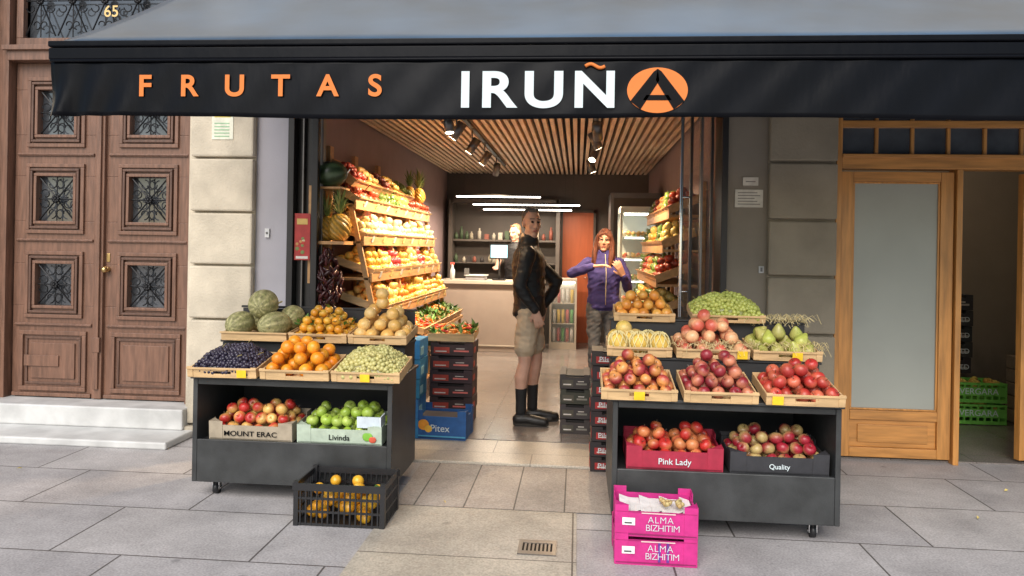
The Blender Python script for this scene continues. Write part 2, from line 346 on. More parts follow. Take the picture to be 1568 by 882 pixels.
# ------------------------------------------------------------------ left wooden double door
dd=empty('wooden_double_door',(-3.88,5.8,.2))
DY=5.80
def frame(b,x0,x1,z0,z1,y,pr,w,m=0):
    b.box(x0,x1,y-pr,y,z0,z0+w,m); b.box(x0,x1,y-pr,y,z1-w,z1,m)
    b.box(x0,x0+w,y-pr,y,z0+w+.0005,z1-w-.0005,m); b.box(x1-w,x1,y-pr,y,z0+w+.0005,z1-w-.0005,m)
def scroll(b,cx,cz,y,w,h,m=0):
    r=.0065
    for sx in (-1,1):
        for sz in (-1,1):
            b.tube([(cx+sx*w*.05,y,cz+sz*h*.05),(cx+sx*w*.46,y,cz+sz*h*.46)],r,5,m)
            for (ox,oz,ph) in ((sx*w*.30,sz*h*.10,0),(sx*w*.12,sz*h*.32,1.57)):
                pts=[]
                for k in range(15):
                    a=ph+k/14*4.9; q=(.135*w)*(1-.45*k/14)
                    pts.append((cx+ox+sx*q*math.cos(a),y-.004,cz+oz+sz*q*math.sin(a)))
                b.tube(pts,r*.8,5,m)
    b.tube([(cx,y,cz-h*.48),(cx,y,cz+h*.48)],r*.8,5,m); b.tube([(cx-w*.48,y,cz),(cx+w*.48,y,cz)],r*.8,5,m)
    for k in range(8):
        a=k*math.pi/4; b.tpl('sphere',(cx+.022*math.cos(a),y-.014,cz+.022*math.sin(a)),.014,(1,1,1),m=m)
    b.tpl('sphere',(cx,y-.02,cz),.015,(1,1,1),m=m+0)
b=MB(); iron=MB()
for (x0,x1) in ((-4.62,-3.90),(-3.83,-3.10)):
    cx=(x0+x1)/2
    wins=[(.965,1.31),(1.654,2.025),(2.36,2.73)]
    wx0,wx1=cx-.16,cx+.16
    zprev=.225
    for (a,c) in wins:
        b.box(x0,x1,DY,DY+.05,zprev,a); b.box(x0,wx0,DY,DY+.05,a,c); b.box(wx1,x1,DY,DY+.05,a,c); zprev=c
    b.box(x0,x1,DY,DY+.05,zprev,2.95)
    for (a,c) in wins:
        frame(b,wx0-.09,wx1+.09,a-.10,c+.10,DY,.022,.03)
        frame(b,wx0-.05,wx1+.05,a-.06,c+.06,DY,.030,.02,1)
        frame(b,wx0-.022,wx1+.022,a-.022,c+.022,DY+.02,.045,.024)
        iron.box(wx0-.005,wx1+.005,DY+.045,DY+.049,a-.005,c+.005,1)
        scroll(iron,cx,(a+c)/2,DY+.01,.32,c-a)
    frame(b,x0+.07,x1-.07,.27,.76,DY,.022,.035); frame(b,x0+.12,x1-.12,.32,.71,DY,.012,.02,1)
    b.box(x0+.17,x1-.17,DY-.014,DY-.0005,.37,.66)
    b.box(x0+.02,x1-.02,DY-.03,DY-.0005,.225,.255)
    for z in (.81,1.50,2.20): 
        b.box(x0+.03,x1-.03,DY-.016,DY-.0005,z-.012,z+.012)
        b.box(x0+.03,x1-.03,DY-.024,DY-.0165,z-.004,z+.004)
b.box(-3.905,-3.825,DY-.035,DY+.04,.222,2.94); b.box(-3.885,-3.845,DY-.055,DY-.0355,.30,2.94)
b.box(-3.90,-3.83,DY-.06,DY-.0355,.60,.72)
b.box(-4.74,-4.63,DY-.08,DY+.08,.2,3.94); b.box(-3.095,-3.04,DY-.08,DY+.08,.2,3.94)
b.box(-5.05,-4.745,FY-.05,FY-.002,.06,3.9)
b.box(-4.63,-3.095,DY-.10,DY+.08,2.952,3.06); b.box(-4.66,-3.06,DY-.13,DY-.1005,3.03,3.07)
b.box(-4.63,-3.095,DY-.04,DY+.08,3.84,3.94)
frame(b,-4.61,-3.11,3.09,3.83,DY+.02,.05,.06)
iron.box(-4.55,-3.17,DY+.05,DY+.06,3.1,3.83,1)
for k in range(5): scroll(iron,-4.42+k*.28,3.46,DY+.0,.28,.62)
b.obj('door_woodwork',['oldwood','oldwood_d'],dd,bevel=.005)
iron.obj('ironwork_grilles',['iron','darkglass'],dd)
b=MB()
b.tube([(-3.80,DY-.0,1.27),(-3.80,DY-.03,1.27)],.022,12); b.tpl('sphere',(-3.80,DY-.05,1.27),.026,(1,1,1)); b.box(-3.815,-3.785,DY-.006,DY-.0006,1.33,1.40)
b.box(-4.50,-4.20,DY-.026,DY-.0145,.47,.56,1)
b.obj('door_knob_and_letterbox',[mk('brass',(.6,.42,.18),.3,metal=1),'oldwood'],dd,bevel=.003)
text('65',.13,(-3.80,DY-.02,3.36),'gold_p',dd,'house_number',off=.001)
b=MB(); b.box(-4.74,-3.04,6.0,6.09,.2,3.95); b.obj('door_back_wall',['ceilblack'],bld)

# ------------------------------------------------------------------ right wooden shopfront
wf=empty('wooden_glass_door',(2.3,FY,0))
b=MB()
Y0=5.66
b.box(1.862,1.90,Y0-.03,Y0+.10,.0,2.94); 
b.box(1.90,3.94,Y0-.03,Y0+.10,2.12,2.215,1)
b.box(1.90,3.94,Y0-.02,Y0+.08,2.42,2.47,1); b.box(1.90,3.94,Y0-.02,Y0+.08,2.88,2.94,1)
b.box(1.90,3.94,Y0-.045,Y0-.0305,2.20,2.225,1)
for k in range(9):
    x=1.90+k*.25; b.box(x-.012,x+.012,Y0+.0,Y0+.05,2.216,2.419); b.box(x-.012,x+.012,Y0+.0,Y0+.05,2.471,2.879)
b.box(1.9,3.94,Y0+.02,Y0+.03,2.216,2.88,3)
b.box(3.90,3.945,Y0-.03,Y0+.10,0,2.119)
LY=Y0-.005
b.box(1.905,1.99,LY,LY+.05,.03,2.10); b.box(2.60,2.69,LY,LY+.05,.03,2.10)
b.box(1.991,2.599,LY,LY+.05,2.03,2.10,1); b.box(1.991,2.599,LY,LY+.05,.30,.37,1); b.box(1.991,2.599,LY,LY+.05,.03,.10,1)
b.box(1.991,2.599,LY+.02,LY+.04,.10,.30,1); b.box(2.05,2.54,LY+.008,LY+.0195,.135,.265,1)
b.box(1.991,2.599,LY+.02,LY+.03,.37,2.03,2)
frame(b,1.991,2.599,.371,2.029,LY+.02,.012,.014)
b.box(2.70,2.74,Y0-.03,Y0+.10,.0,2.119)
b.obj('door_and_transom',['honey','honey_h','frost','darkglass'],wf,bevel=.004)
b=MB(); T=TM(3.20,5.72,0,14)
b.box(0,.09,0,.05,.03,2.10,0,T); b.box(.62,.70,0,.05,.03,2.10,0,T); b.box(.09,.62,0,.05,2.03,2.10,1,T); b.box(.09,.62,0,.05,.03,.37,1,T); b.box(.09,.62,.02,.03,.37,2.03,2,T)
b.tube([(.045,-.01,1.0),(.045,-.05,1.0),(.12,-.05,1.0)],.008,6,3,T)
b.obj('second_leaf',['honey','honey_h','frost','iron'],wf,bevel=.004)

# ------------------------------------------------------------------ awning
aw=empty('shop_awning',(0,4,2.5))
AX0,AX1,AY,AZ=-2.60,5.2,3.50,2.47
b=MB(); nx,ny=120,14; vs=[];fs=[]
for j in range(ny+1):
    t=j/ny; y=AY+t*(5.62-AY); z=AZ+t*(3.75-AZ)-.05*math.sin(math.pi*t)
    for i in range(nx+1):
        s_=i/nx; x=AX0+s_*(AX1-AX0); 
        vs.append((x,y,z+.010*math.sin(x*3.1+math.sin(x*1.3))*math.sin(math.pi*t)))
for j in range(ny):
    for i in range(nx):
        a=j*(nx+1)+i; fs.append((a,a+1,a+nx+2,a+nx+1))
b.add(vs,fs,0,True)
o=b.obj('awning_fabric',['vinyl'],aw); sd=o.modifiers.new('s','SOLIDIFY'); sd.thickness=.006; sd.offset=-1
vs=[];fs=[];nx,nz=300,12
for j in range(nz+1):
    t=j/nz
    for i in range(nx+1):
        x=AX0+(AX1-AX0)*i/nx; z=2.385+(2.105-2.385)*t
        e=math.exp(-abs(x-AX0)/.22)
        d=t*(.004*math.sin(x*9+1.3*math.sin(x*3))+.030*e*math.sin((x-AX0)*40+t*3))-.004*t+.002*math.sin(x*23+t*6)
        vs.append((x,AY-.012+d,z+.008*math.sin(x*2.1)*t))
for j in range(nz):
    for i in range(nx):
        a=j*(nx+1)+i; fs.append((a,a+1,a+nx+2,a+nx+1))
b=MB(); b.add(vs,fs,0,True)
o=b.obj('front_valance',['vinyl_v'],aw); sd=o.modifiers.new('s','SOLIDIFY'); sd.thickness=.003
b=MB()
b.box(AX0-.005,AX1,AY-.03,AY+.03,2.385,2.445,0); b.box(AX0-.005,AX1,AY-.036,AY+.02,2.447,2.478,0)
b.tube([(AX0,AY-.024,2.381),(AX1,AY-.024,2.381)],.008,8,0)
b.tube([(AX0,5.5,3.72),(AX1,5.5,3.72)],.05,12,0)
b.obj('front_bar',['vinyl_v'],aw,bevel=.008)
b=MB()
for x in (-1.9,1.9):
    b.tube([(x,AY+.02,2.42),(x+.7,4.55,2.75),(x,5.6,3.3)],.022,8)
b.obj('folding_arms',['blackmetal'],aw)
TY=AY-.026
for ch,x in zip('FRUTAS',(-2.107,-1.885,-1.655,-1.427,-1.196,-.967)):
    text(ch,.142,(x,TY,2.252),'orange_p',aw,'letter_'+ch.lower(),off=.0035,sx=1.05,ext=.0005)
for ch,x,sx in (('I',-.536,1.1),('R',-.387,1.18),('U',-.169,1.2),('N',.065,1.15)):
    text(ch,.232,(x,TY,2.228),'white_p',aw,'letter_'+ch.lower(),off=.006,sx=sx,ext=.0005)
b=MB()
pts=[(.065+(-.045+.09*k/10),TY-.001,2.345+.009*math.sin(-k/10*6.28+3.3)) for k in range(11)]
b.tube(pts,.008,8,0)
vs=[(.35,TY,2.233)]+[(.35+.137*math.cos(2*math.pi*k/48),TY,2.233+.104*math.sin(2*math.pi*k/48)) for k in range(48)]
b.add(vs,[(0,k+1,(k+1)%48+1) for k in range(48)],0)
def P(x,z): return (.35+x,TY-.002,2.233+z)
b.add([P(-.122,-.050),P(-.075,-.088),P(.008,.045),P(0,.098),P(-.018,.085)],[(0,1,2,3,4)],1)
b.add([P(.122,-.050),P(.075,-.088),P(-.008,.045),P(0,.098),P(.018,.085)],[(4,3,2,1,0)],1)
b.add([P(-.065,-.046),P(.065,-.046),P(.05,-.022),P(-.05,-.022)],[(0,1,2,3)],1)
b.obj('logo_disc',['orange_p','black_p'],aw)

# ------------------------------------------------------------------ fruit
def fruitcol(V,c1,c2,kind):
    d=np.random.normal(size=3); d/=np.linalg.norm(d)
    U=V/ (np.linalg.norm(V,axis=1,keepdims=True)+1e-6)
    t=np.clip((U@d)*.9+.5+np.random.uniform(-.3,.3)+np.random.normal(size=len(V))*.07,0,1)[:,None]
    br=np.random.uniform(.80,1.12)
    return (np.array(c1)*(1-t)+np.array(c2)*t)*br
def addfruit(b,kind,p,r,c1,c2,T=None,upright=False,m=0,sc=(1,1,1)):
    V,F=TPL[kind]
    rot=Matrix.Rotation(random.uniform(-.5,.5),3,'X')@Matrix.Rotation(random.uniform(-.5,.5),3,'Y')@Matrix.Rotation(random.uniform(0,6.3),3,'Z') if upright else rrot()
    rr=r*random.uniform(.90,1.06)
    b.tpl(kind,p,rr,fruitcol(V,c1,c2,kind),rot,sc,m=m,T=T)
    if kind in('apple','pear'):
        a=rot@Vector((0,0,rr*.55 if kind=='apple' else rr*1.4)); e=rot@Vector((.003,0,rr*1.15 if kind=='apple' else rr*1.8)); p=Vector(p)
        b.tube([p+a,p+e],.0018,4,m,T,c=(.10,.06,.03))
def heap(w,d,r,layers,peak=.9):
    out=[]
    for k in range(layers):
        ins=k*r*peak; ww=w-2*ins; d2=d-2*ins
        nx=max(1,int(ww/(2*r*.98))); ny=max(1,int(d2/(1.9*r)))
        if ww<2*r or d2<1.5*r: break
        for i in range(nx):
            for j in range(ny):
                if k==layers-1 and random.random()<.25: continue
                x=-ww/2+r+(ww-2*r)*(i/(nx-1) if nx>1 else .5)
                y=ins+r+(d2-2*r)*(j/(ny-1) if ny>1 else .5)
                out.append((x+random.uniform(-.28,.28)*r,y+random.uniform(-.28,.28)*r,r+k*r*1.42+random.uniform(-.15,.15)*r))
    return out
def tray(b,w,d,h,T,m=0,c=(1,1,1),t=.008,slot=True):
    b.box(-w/2,w/2,0,d,0,.006,m,T,c)
    b.box(-w/2,-w/2+t,t,d-t,.006,h,m,T,c); b.box(w/2-t,w/2,t,d-t,.006,h,m,T,c); b.box(-w/2,w/2,d-t,d,.006,h*1.05,m,T,c)
    if slot:
        s=w*.13
        b.box(-w/2,-s,0,t,.006,h,m,T,c); b.box(s,w/2,0,t,.006,h,m,T,c)
        b.box(-s,s,0,t,.006,h*.42,m,T,c); b.box(-s,s,0,t,h*.72,h,m,T,c)
        b.box(-w/2-.003,-w/2+.03,-.004,-.0004,.004,h+.012,m,T,c); b.box(w/2-.03,w/2+.003,-.004,-.0004,.004,h+.012,m,T,c)
    else: b.box(-w/2,w/2,0,t,.006,h,m,T,c)
    b.box(-w/2-.004,w/2+.004,-.010,-.0045,h-.004,h+.008,m,T,c)
def tag(b,x,T,h,c=(.85,.55,.02)):
    b.box(x-.028,x+.028,-.016,-.0125,h*.15,h*.15+.045,1,T,c)
def fruit_tray(name,T,w,d,h,kind,r,c1,c2,layers,fn='fruit',tg=None,mat='pine',upright=False,peak=.9,tc=(1,1,1),fmat='fruit'):
    e=empty(name,tuple(T.translation))
    b=MB(); tray(b,w,d,h,T,0,c=tc)
    if tg is not None: tag(b,tg,T,h)
    b.obj('tray',[mat,'paint'],e,bevel=.0015)
    b=MB()
    for p in heap(w-.02,d-.02,r,layers,peak):
        addfruit(b,kind,(p[0],p[1]+.01,p[2]+.006),r,c1,c2,T,upright)
    b.obj(fn,[fmat],e)
    return e
def leaf(b,p,d,L,w,c,m=0,T=None):
    p=Vector(p); d=Vector(d).normalized(); s_=d.cross(Vector((random.uniform(-.3,.3),random.uniform(-.3,.3),1))).normalized()
    u=s_.cross(d).normalized()
    vs=[p,p+d*L*.4+s_*w/2+u*L*.05,p+d*L*.4-s_*w/2+u*L*.05,p+d*L-u*L*.12,p+d*L*.45-u*.0]
    b.add([tuple(v) for v in vs],[(0,1,4),(0,4,2),(1,3,4),(4,3,2)],m,False,T,c)
def grape_tray(name,T,w,d,h,c1,c2,H,r=.0125,tg=None):
    # berries packed over a mound of overlapping bunches
    e=empty(name,tuple(T.translation)); b=MB(); tray(b,w,d,h,T)
    if tg is not None: tag(b,tg,T,h)
    b.obj('tray',['pine','paint'],e,bevel=.0015)
    b=MB()
    cl=[((-.36+.24*i+random.uniform(-.05,.05))*w,(.18+.32*j+random.uniform(-.05,.05))*d,random.uniform(.75,1.0)*(1.0 if 0<i<3 else .72)) for i in range(4) for j in range(3)]
    def hh(x,y):
        m_=0
        for (cx,cy,k) in cl:
            q=((x-cx)/(w*.16))**2+((y-cy)/(d*.20))**2
            m_=max(m_,k*math.sqrt(max(0,1-q*.42)))
        ex=1-abs(2*x/w)**4; ey=1-abs(2*(y-d/2)/d)**4
        return .028+H*max(0,ex)*max(0,ey)*(.25+.75*m_)
    sp=r*1.62
    for lay in range(2):
        y=.012; row=0
        while y<d-.010:
            x=-w/2+.012+(row%2)*sp*.5+lay*sp*.4
            while x<w/2-.010:
                px=x+random.uniform(-.3,.3)*r; py=y+random.uniform(-.3,.3)*r
                z=hh(px,py)-lay*r*1.2+random.uniform(-.35,.45)*r
                if not(lay==0 and random.random()<.16):
                    k=min(range(len(cl)),key=lambda q:(cl[q][0]-px)**2+(cl[q][1]-py)**2)
                    cb=mixc(c1,c2,(k*.37)%1); cc=mixc(cb,mixc(c1,c2,random.random()),.5); q=random.uniform(.88,1.12)
                    b.tpl('grape',(px,py,z),r*random.uniform(.88,1.1),tuple(v*q for v in cc),sc=(1,1,1.08),T=T,rot=rrot())
                x+=sp
            y+=sp*.87; row+=1
    for (cx,cy,k) in cl[::2]:
        z=hh(cx,cy)+r*.6; a=random.uniform(0,6.28)
        b.tube([(cx,cy,z),(cx+.018*math.cos(a),cy+.018*math.sin(a),z+.010),(cx+.035*math.cos(a),cy+.035*math.sin(a),z+.012)],.0022,4,1,T,c=(.30,.24,.08))
    g_=12; vs=[];fs=[]
    for j in range(g_+1):
        for i in range(g_+1):
            x=-w/2*.95+w*.95*i/g_; y=.025*d+d*.95*j/g_; vs.append((x,y,max(.008,hh(x,y)-r*1.1)))
    for j in range(g_):
        for i in range(g_): a=j*(g_+1)+i; fs.append((a,a+1,a+g_+2,a+g_+1))
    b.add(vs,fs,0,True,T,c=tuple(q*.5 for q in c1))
    b.obj('grapes',['grape','leaf'],e); return e

RED=(.50,.03,.025); DRED=(.30,.015,.03); ORA=(.80,.24,.012); PEA=(.70,.30,.085); GRN=(.30,.44,.05)

# ------------------------------------------------------------------ carts
def cart(x0,x1,y0,y1):
    e=empty('display_cart',((x0+x1)/2,(y0+y1)/2,0))
    b=MB(); t=.028
    b.box(x0,x0+t,y0,y1,.095,.70); b.box(x1-t,x1,y0,y1,.095,.70)
    b.box(x0+t,x1-t,y0+.004,y1,.668,.70); b.box(x0+t,x1-t,y1-.02,y1-.001,.10,.668,1)
    b.box(x0+t,x1-t,y0+.002,y0+.024,.095,.345); b.box(x0+t,x1-t,y0+.024,y1-.02,.31,.333,1); b.box(x0+t,x1-t,y0+.024,y1-.02,.10,.125,1)
    b.box(x0-.012,x1+.012,y0-.012,y1+.012,.702,.72)
    b.box(x0+.01,x1-.01,y0+.34,y0+.62,.722,.875,1); b.box(x0+.0,x1-.0,y0+.33,y0+.62,.877,.892,1)
    b.box(x0+.01,x1-.01,y0+.625,y1-.01,.722,1.07,1)
    b.box(x0+.0,x1-.0,y0+.62,y1,1.072,1.086,1)
    b.obj('cabinet',['cart','cart_in'],e,bevel=.004)
    b=MB()
    for x in (x0+.11,x1-.11):
        for y in (y0+.09,y1-.09):
            b.tube([(x,y,.10),(x,y,.075)],.025,10,1); 
            b.box(x-.022,x-.017,y-.012,y+.02,.03,.08,1); b.box(x+.017,x+.022,y-.012,y+.02,.03,.08,1)
            b.tube([(x-.013,y+.008,.036),(x+.013,y+.008,.036)],.036,16,0)
            b.tube([(x-.024,y+.008,.036),(x+.024,y+.008,.036)],.008,8,1)
    b.obj('casters',['bplastic','chrome'],e)
    return e
cart(-2.24,-1.046,4.24,4.88)
cart(.20,1.37,4.0,4.78)

zt=.722
grape_tray('black_grape_tray',TM(-2.03,4.17,zt,2,9),.40,.34,.055,(.020,.016,.032),(.055,.045,.075),.115,r=.0125,tg=.12)
fruit_tray('orange_tray',TM(-1.60,4.17,zt,0,9),.40,.34,.055,'orange',.040,ORA,(.76,.31,.02),3,'oranges')
grape_tray('green_grape_tray',TM(-1.185,4.17,zt,0,9),.39,.34,.055,(.52,.46,.17),(.44,.43,.18),.13,r=.0135,tg=0.0)
z2=.894
e=empty('melon_tray',(-2.0,4.55,z2)); T=TM(-2.0,4.52,z2,0,6); b=MB(); tray(b,.42,.34,.05,T,slot=False); b.obj('tray',['pine'],e,bevel=.0015)
b=MB()
for (x,y,z,rz,k) in ((-.13,.10,.085,80,1),(.10,.09,.088,60,1.02),(-.05,.25,.09,70,1),(.15,.26,.10,95,1.0),(.0,.16,.205,100,1.15)):
    V,F=TPL['melon']; ang=np.arctan2(V[:,1],V[:,0]); t=(.5+.5*np.cos(ang*10))[:,None]
    c=np.array((.20,.20,.07))*(1-t)+np.array((.44,.40,.20))*t
    c=c*(1+np.random.normal(size=(len(V),1))*.15)
    b.tpl('melon',(x,y,z),.080*k,c,Matrix.Rotation(R(rz),3,'Z')@Matrix.Rotation(R(90),3,'Y').to_3x3(),T=T,sc=(1,1,1.10))
b.tube([(.10,.16,.215),(.125,.155,.225)],.006,5,0,T,c=(.3,.25,.12))
b.obj('melons',['fruit_m'],e)
e=fruit_tray('tangerine_tray',TM(-1.59,4.52,z2,0,7),.36,.34,.05,'orange',.029,(.76,.30,.02),(.70,.40,.05),4,'tangerines')
b=MB()
for i in range(85):
    x=random.uniform(-.15,.15); y=random.uniform(.03,.3); z=.07+.12*(1-abs(x)/.17)*random.random()+.03
    leaf(b,(-1.59+x,4.52+y,z2+z),(random.uniform(-1,1),random.uniform(-1,.3),random.uniform(-.1,.8)),random.uniform(.035,.065),.024,random.choice([(.05,.13,.02),(.08,.19,.03),(.14,.23,.04)]))
b.obj('citrus_leaves',['leaf'],e)
fruit_tray('pomelo_tray',TM(-1.215,4.52,z2,0,7),.36,.34,.05,'orange',.042,(.78,.45,.12),(.74,.50,.20),5,'pomelos',peak=.7)
def carton(name,T,w,d,h,c,kind,r,c1,c2,layers,fn,label=None,lc='white_p',ls=.05,corner=True,fmat='fruit',sx=1):
    e=empty(name,tuple(T.translation)); b=MB(); t=.006
    b.box(-w/2,w/2,0,d,0,.005,0,T,c)
    hh=h*.80
    b.box(-w/2,w/2,0,t,.005,hh,0,T,c); b.box(-w/2,w/2,d-t,d,.005,hh,0,T,c)
    b.box(-w/2,-w/2+t,t,d-t,.005,hh,0,T,c); b.box(w/2-t,w/2,t,d-t,.005,hh,0,T,c)
    if corner:
        cw=w*.16
        for (s_) in (-1,1):
            xa,xb=(-w/2-.002,-w/2+cw) if s_<0 else (w/2-cw,w/2+.002)
            b.box(xa,xb,-.003,-.0004,.004,h,0,T,c); b.box(xa,xb,d+.0004,d+.003,.004,h,0,T,c)
            x=-w/2-.003 if s_<0 else w/2+.0004
            b.box(x,x+.0026,0,.08,.004,h,0,T,c); b.box(x,x+.0026,d-.08,d,.004,h,0,T,c)
            xa,xb=(-w/2,-w/2+.07) if s_<0 else (w/2-.07,w/2)
            b.add([(xa if s_<0 else xb,0.001,h-.002),((xb if s_<0 else xa),0.001,h-.002),((xa if s_<0 else xb),.07,h-.002)],[(0,1,2)],0,False,T,c)
    b.box(-w/2+.004,w/2-.004,-.0042,-.0034,.010,.016,0,T,tuple(min(1,q*.45) for q in c))
    b.obj('carton',['paint'],e)
    if layers:
        b=MB()
        for p in heap(w-.02,d-.02,r,layers,.75):
            addfruit(b,kind,(p[0],p[1]+.01,p[2]+.03),r,c1,c2,T)
        b.obj(fn,[fmat],e)
    if label:
        q=T@Vector((0,-.006,hh*.48)); text(label,ls,q,lc,e,'carton_print',off=.0003,rz=T.to_euler().z,sx=sx,ext=.0004)
    return e
e=carton('apple_carton',TM(-1.90,4.275,.335,0,4),.50,.32,.115,(.36,.30,.22),'apple',.036,RED,(.68,.42,.12),3,'apples','MOUNT ERAC','black_p',.042,sx=1.2)
e=carton('apple_carton',TM(-1.365,4.275,.335,0,4),.50,.32,.115,(.42,.50,.40),'apple',.036,GRN,(.40,.52,.10),3,'apples','Livinda','black_p',.045)
b=MB(); T=TM(-1.365,4.275,.335,0,4); b.tpl('apple',(.17,-.006,.055),.03,(.2,.45,.05),sc=(1,.1,1),T=T); b.tpl('apple',(.20,-.008,.04),.022,(.6,.1,.05),sc=(1,.1,1),T=T); b.box(.24,.248,-.002,.1,.10,.17,0,T,(.6,.66,.7)); b.box(.10,.247,.02,.028,.10,.165,0,T,(.55,.62,.68)); b.obj('carton_picture',['paint'],e)
e=carton('apple_carton',TM(.53,4.04,.335,0,5),.50,.32,.13,(.36,.02,.05),'apple',.036,RED,(.62,.22,.08),3,'apples','Pink Lady','white_p',.045)
e=carton('apple_carton',TM(1.07,4.04,.335,0,5),.50,.32,.12,(.03,.03,.035),'apple',.036,DRED,(.50,.36,.14),3,'apples','Quality','white_p',.036)
fruit_tray('nectarine_tray',TM(.33,3.93,zt,0,10),.385,.34,.055,'apple',.0335,PEA,(.36,.04,.045),4,'nectarines',tg=.0)
fruit_tray('nectarine_tray',TM(.745,3.93,zt,0,10),.37,.34,.055,'apple',.034,(.55,.20,.11),(.24,.02,.03),4,'nectarines')
fruit_tray('apple_tray',TM(1.165,3.93,zt,0,10),.385,.34,.055,'apple',.037,(.42,.03,.025),(.55,.13,.07),3,'apples',tg=-.14)
e=fruit_tray('netted_pear_tray',TM(.36,4.32,z2,0,6),.36,.30,.05,'sphere',.050,(.74,.52,.12),(.70,.50,.18),2,'yellow_pears')
b=MB()
for p in [(-.12,.05),(.0,.05),(.12,.05),(-.06,.13),(.06,.13)]:
    for k in range(9):
        a=k*math.pi*2/9
        for s_ in (-1,1):
            pts=[(.36+p[0]+.058*math.cos(a+s_*q*.5)*math.sin(q+.25),4.32+p[1]+.058*math.sin(a+s_*q*.5)*math.sin(q+.25),z2+.075+.068*math.cos(q+.25)) for q in np.linspace(0,2.3,8)]
            b.tube(pts,.0028,4,0,c=(.78,.68,.34))
    b.tpl('sphere',(.36+p[0],4.32+p[1],z2+.075),.053,(.74,.50,.10))
b.obj('foam_nets',['paint'],e)
fruit_tray('peach_tray',TM(.77,4.32,z2,0,7),.40,.32,.05,'orange',.040,(.76,.42,.22),(.56,.11,.07),4,'peaches',tg=.16)
fruit_tray('pear_tray',TM(1.18,4.32,z2,0,7),.37,.32,.05,'pear',.040,(.42,.46,.09),(.56,.52,.16),2,'pears',tg=.05)
z3=1.088
fruit_tray('persimmon_tray',TM(.41,4.60,z3-.02,0,10),.36,.24,.045,'orange',.034,(.78,.30,.05),(.78,.40,.08),3,'persimmons')
grape_tray('green_grape_tray',TM(.90,4.56,z3-.01,0,12),.42,.26,.04,(.46,.48,.12),(.38,.44,.10),.115,r=.0140)
b=MB()
for i in range(420):
    k=i%3
    x=random.uniform(.99,1.40) if k else random.uniform(.58,.98); y=(4.60 if k==1 else 4.36)+random.uniform(-.04,.10); z=(1.09 if k==1 else .955)+random.uniform(-.01,.03)
    a=random.uniform(0,6.28); L_=random.uniform(.03,.08)
    b.tube([(x,y,z),(x+L_*.5*math.cos(a),y+L_*.4*math.sin(a),z+.018),(x+L_*math.cos(a),y+L_*math.sin(a),z+random.uniform(-.04,.01))],.0014,3,0,c=random.choice([(.75,.62,.32),(.62,.5,.25)]))
b.obj('packing_straw',['leaf'])

# ------------------------------------------------------------------ black plastic crate
e=empty('plastic_crate',(-1.24,4.05,0)); b=MB()
x0,x1,y0,y1,H=-1.485,-.995,3.895,4.20,.225
def lattice(b,x0,x1,z0,z1,fixed,axis,n,m=0):
    def bx(a0,a1,c0,c1):
        if axis=='x': b.box(a0,a1,fixed,fixed+.008,c0,c1,m)
        else: b.box(fixed,fixed+.008,a0,a1,c0,c1,m)
    for z in (z0,z0+(z1-z0)*.30,z0+(z1-z0)*.62): bx(x0,x1,z,z+.012)
    bx(x0,x1,z1-.03,z1)
    for k in range(n+1):
        x=x0+(x1-x0-.008)*k/n; 
        if axis=='x': b.box(x,x+.008,fixed-.002,fixed+.0075,z0,z1-.03,m)
        else: b.box(fixed-.002,fixed+.0075,x,x+.008,z0,z1-.03,m)
lattice(b,x0,x1,.005,H,y0,'x',16); lattice(b,x0,x1,.005,H,y1,'x',16); lattice(b,y0+.009,y1-.001,.005,H,x0,'y',10); lattice(b,y0+.009,y1-.001,.005,H,x1-.008,'y',10)
for (x,y) in ((x0,y0),(x1-.02,y0),(x0,y1-.012),(x1-.02,y1-.012)): b.box(x-.003,x+.023,y-.004,y+.024,.0,H+.012)
b.box(x0+.01,x1-.01,y0+.01,y1,.006,.012)
b.box(x0-.008,x1+.008,y0-.008,y0-.0025,H-.035,H+.002); b.box(x0-.008,x1+.008,y1+.0085,y1+.014,H-.035,H+.002)
b.obj('crate_lattice',['bplastic'],e)
b=MB()
for i in range(42):
    addfruit(b,'lemon' if i%4==0 else 'orange',(x0+.05+random.random()*.39,y0+.05+random.random()*.2,.04+.040*int(i/13)+random.random()*.02),.033,(.76,.42,.03),(.76,.34,.02))
for i in range(10): leaf(b,(x0+.05+random.random()*.4,y0+.05+random.random()*.2,.17),(random.uniform(-1,1),-1,.3),.06,.025,(.08,.2,.03))
b.obj('citrus_fruit',['fruit'],e)

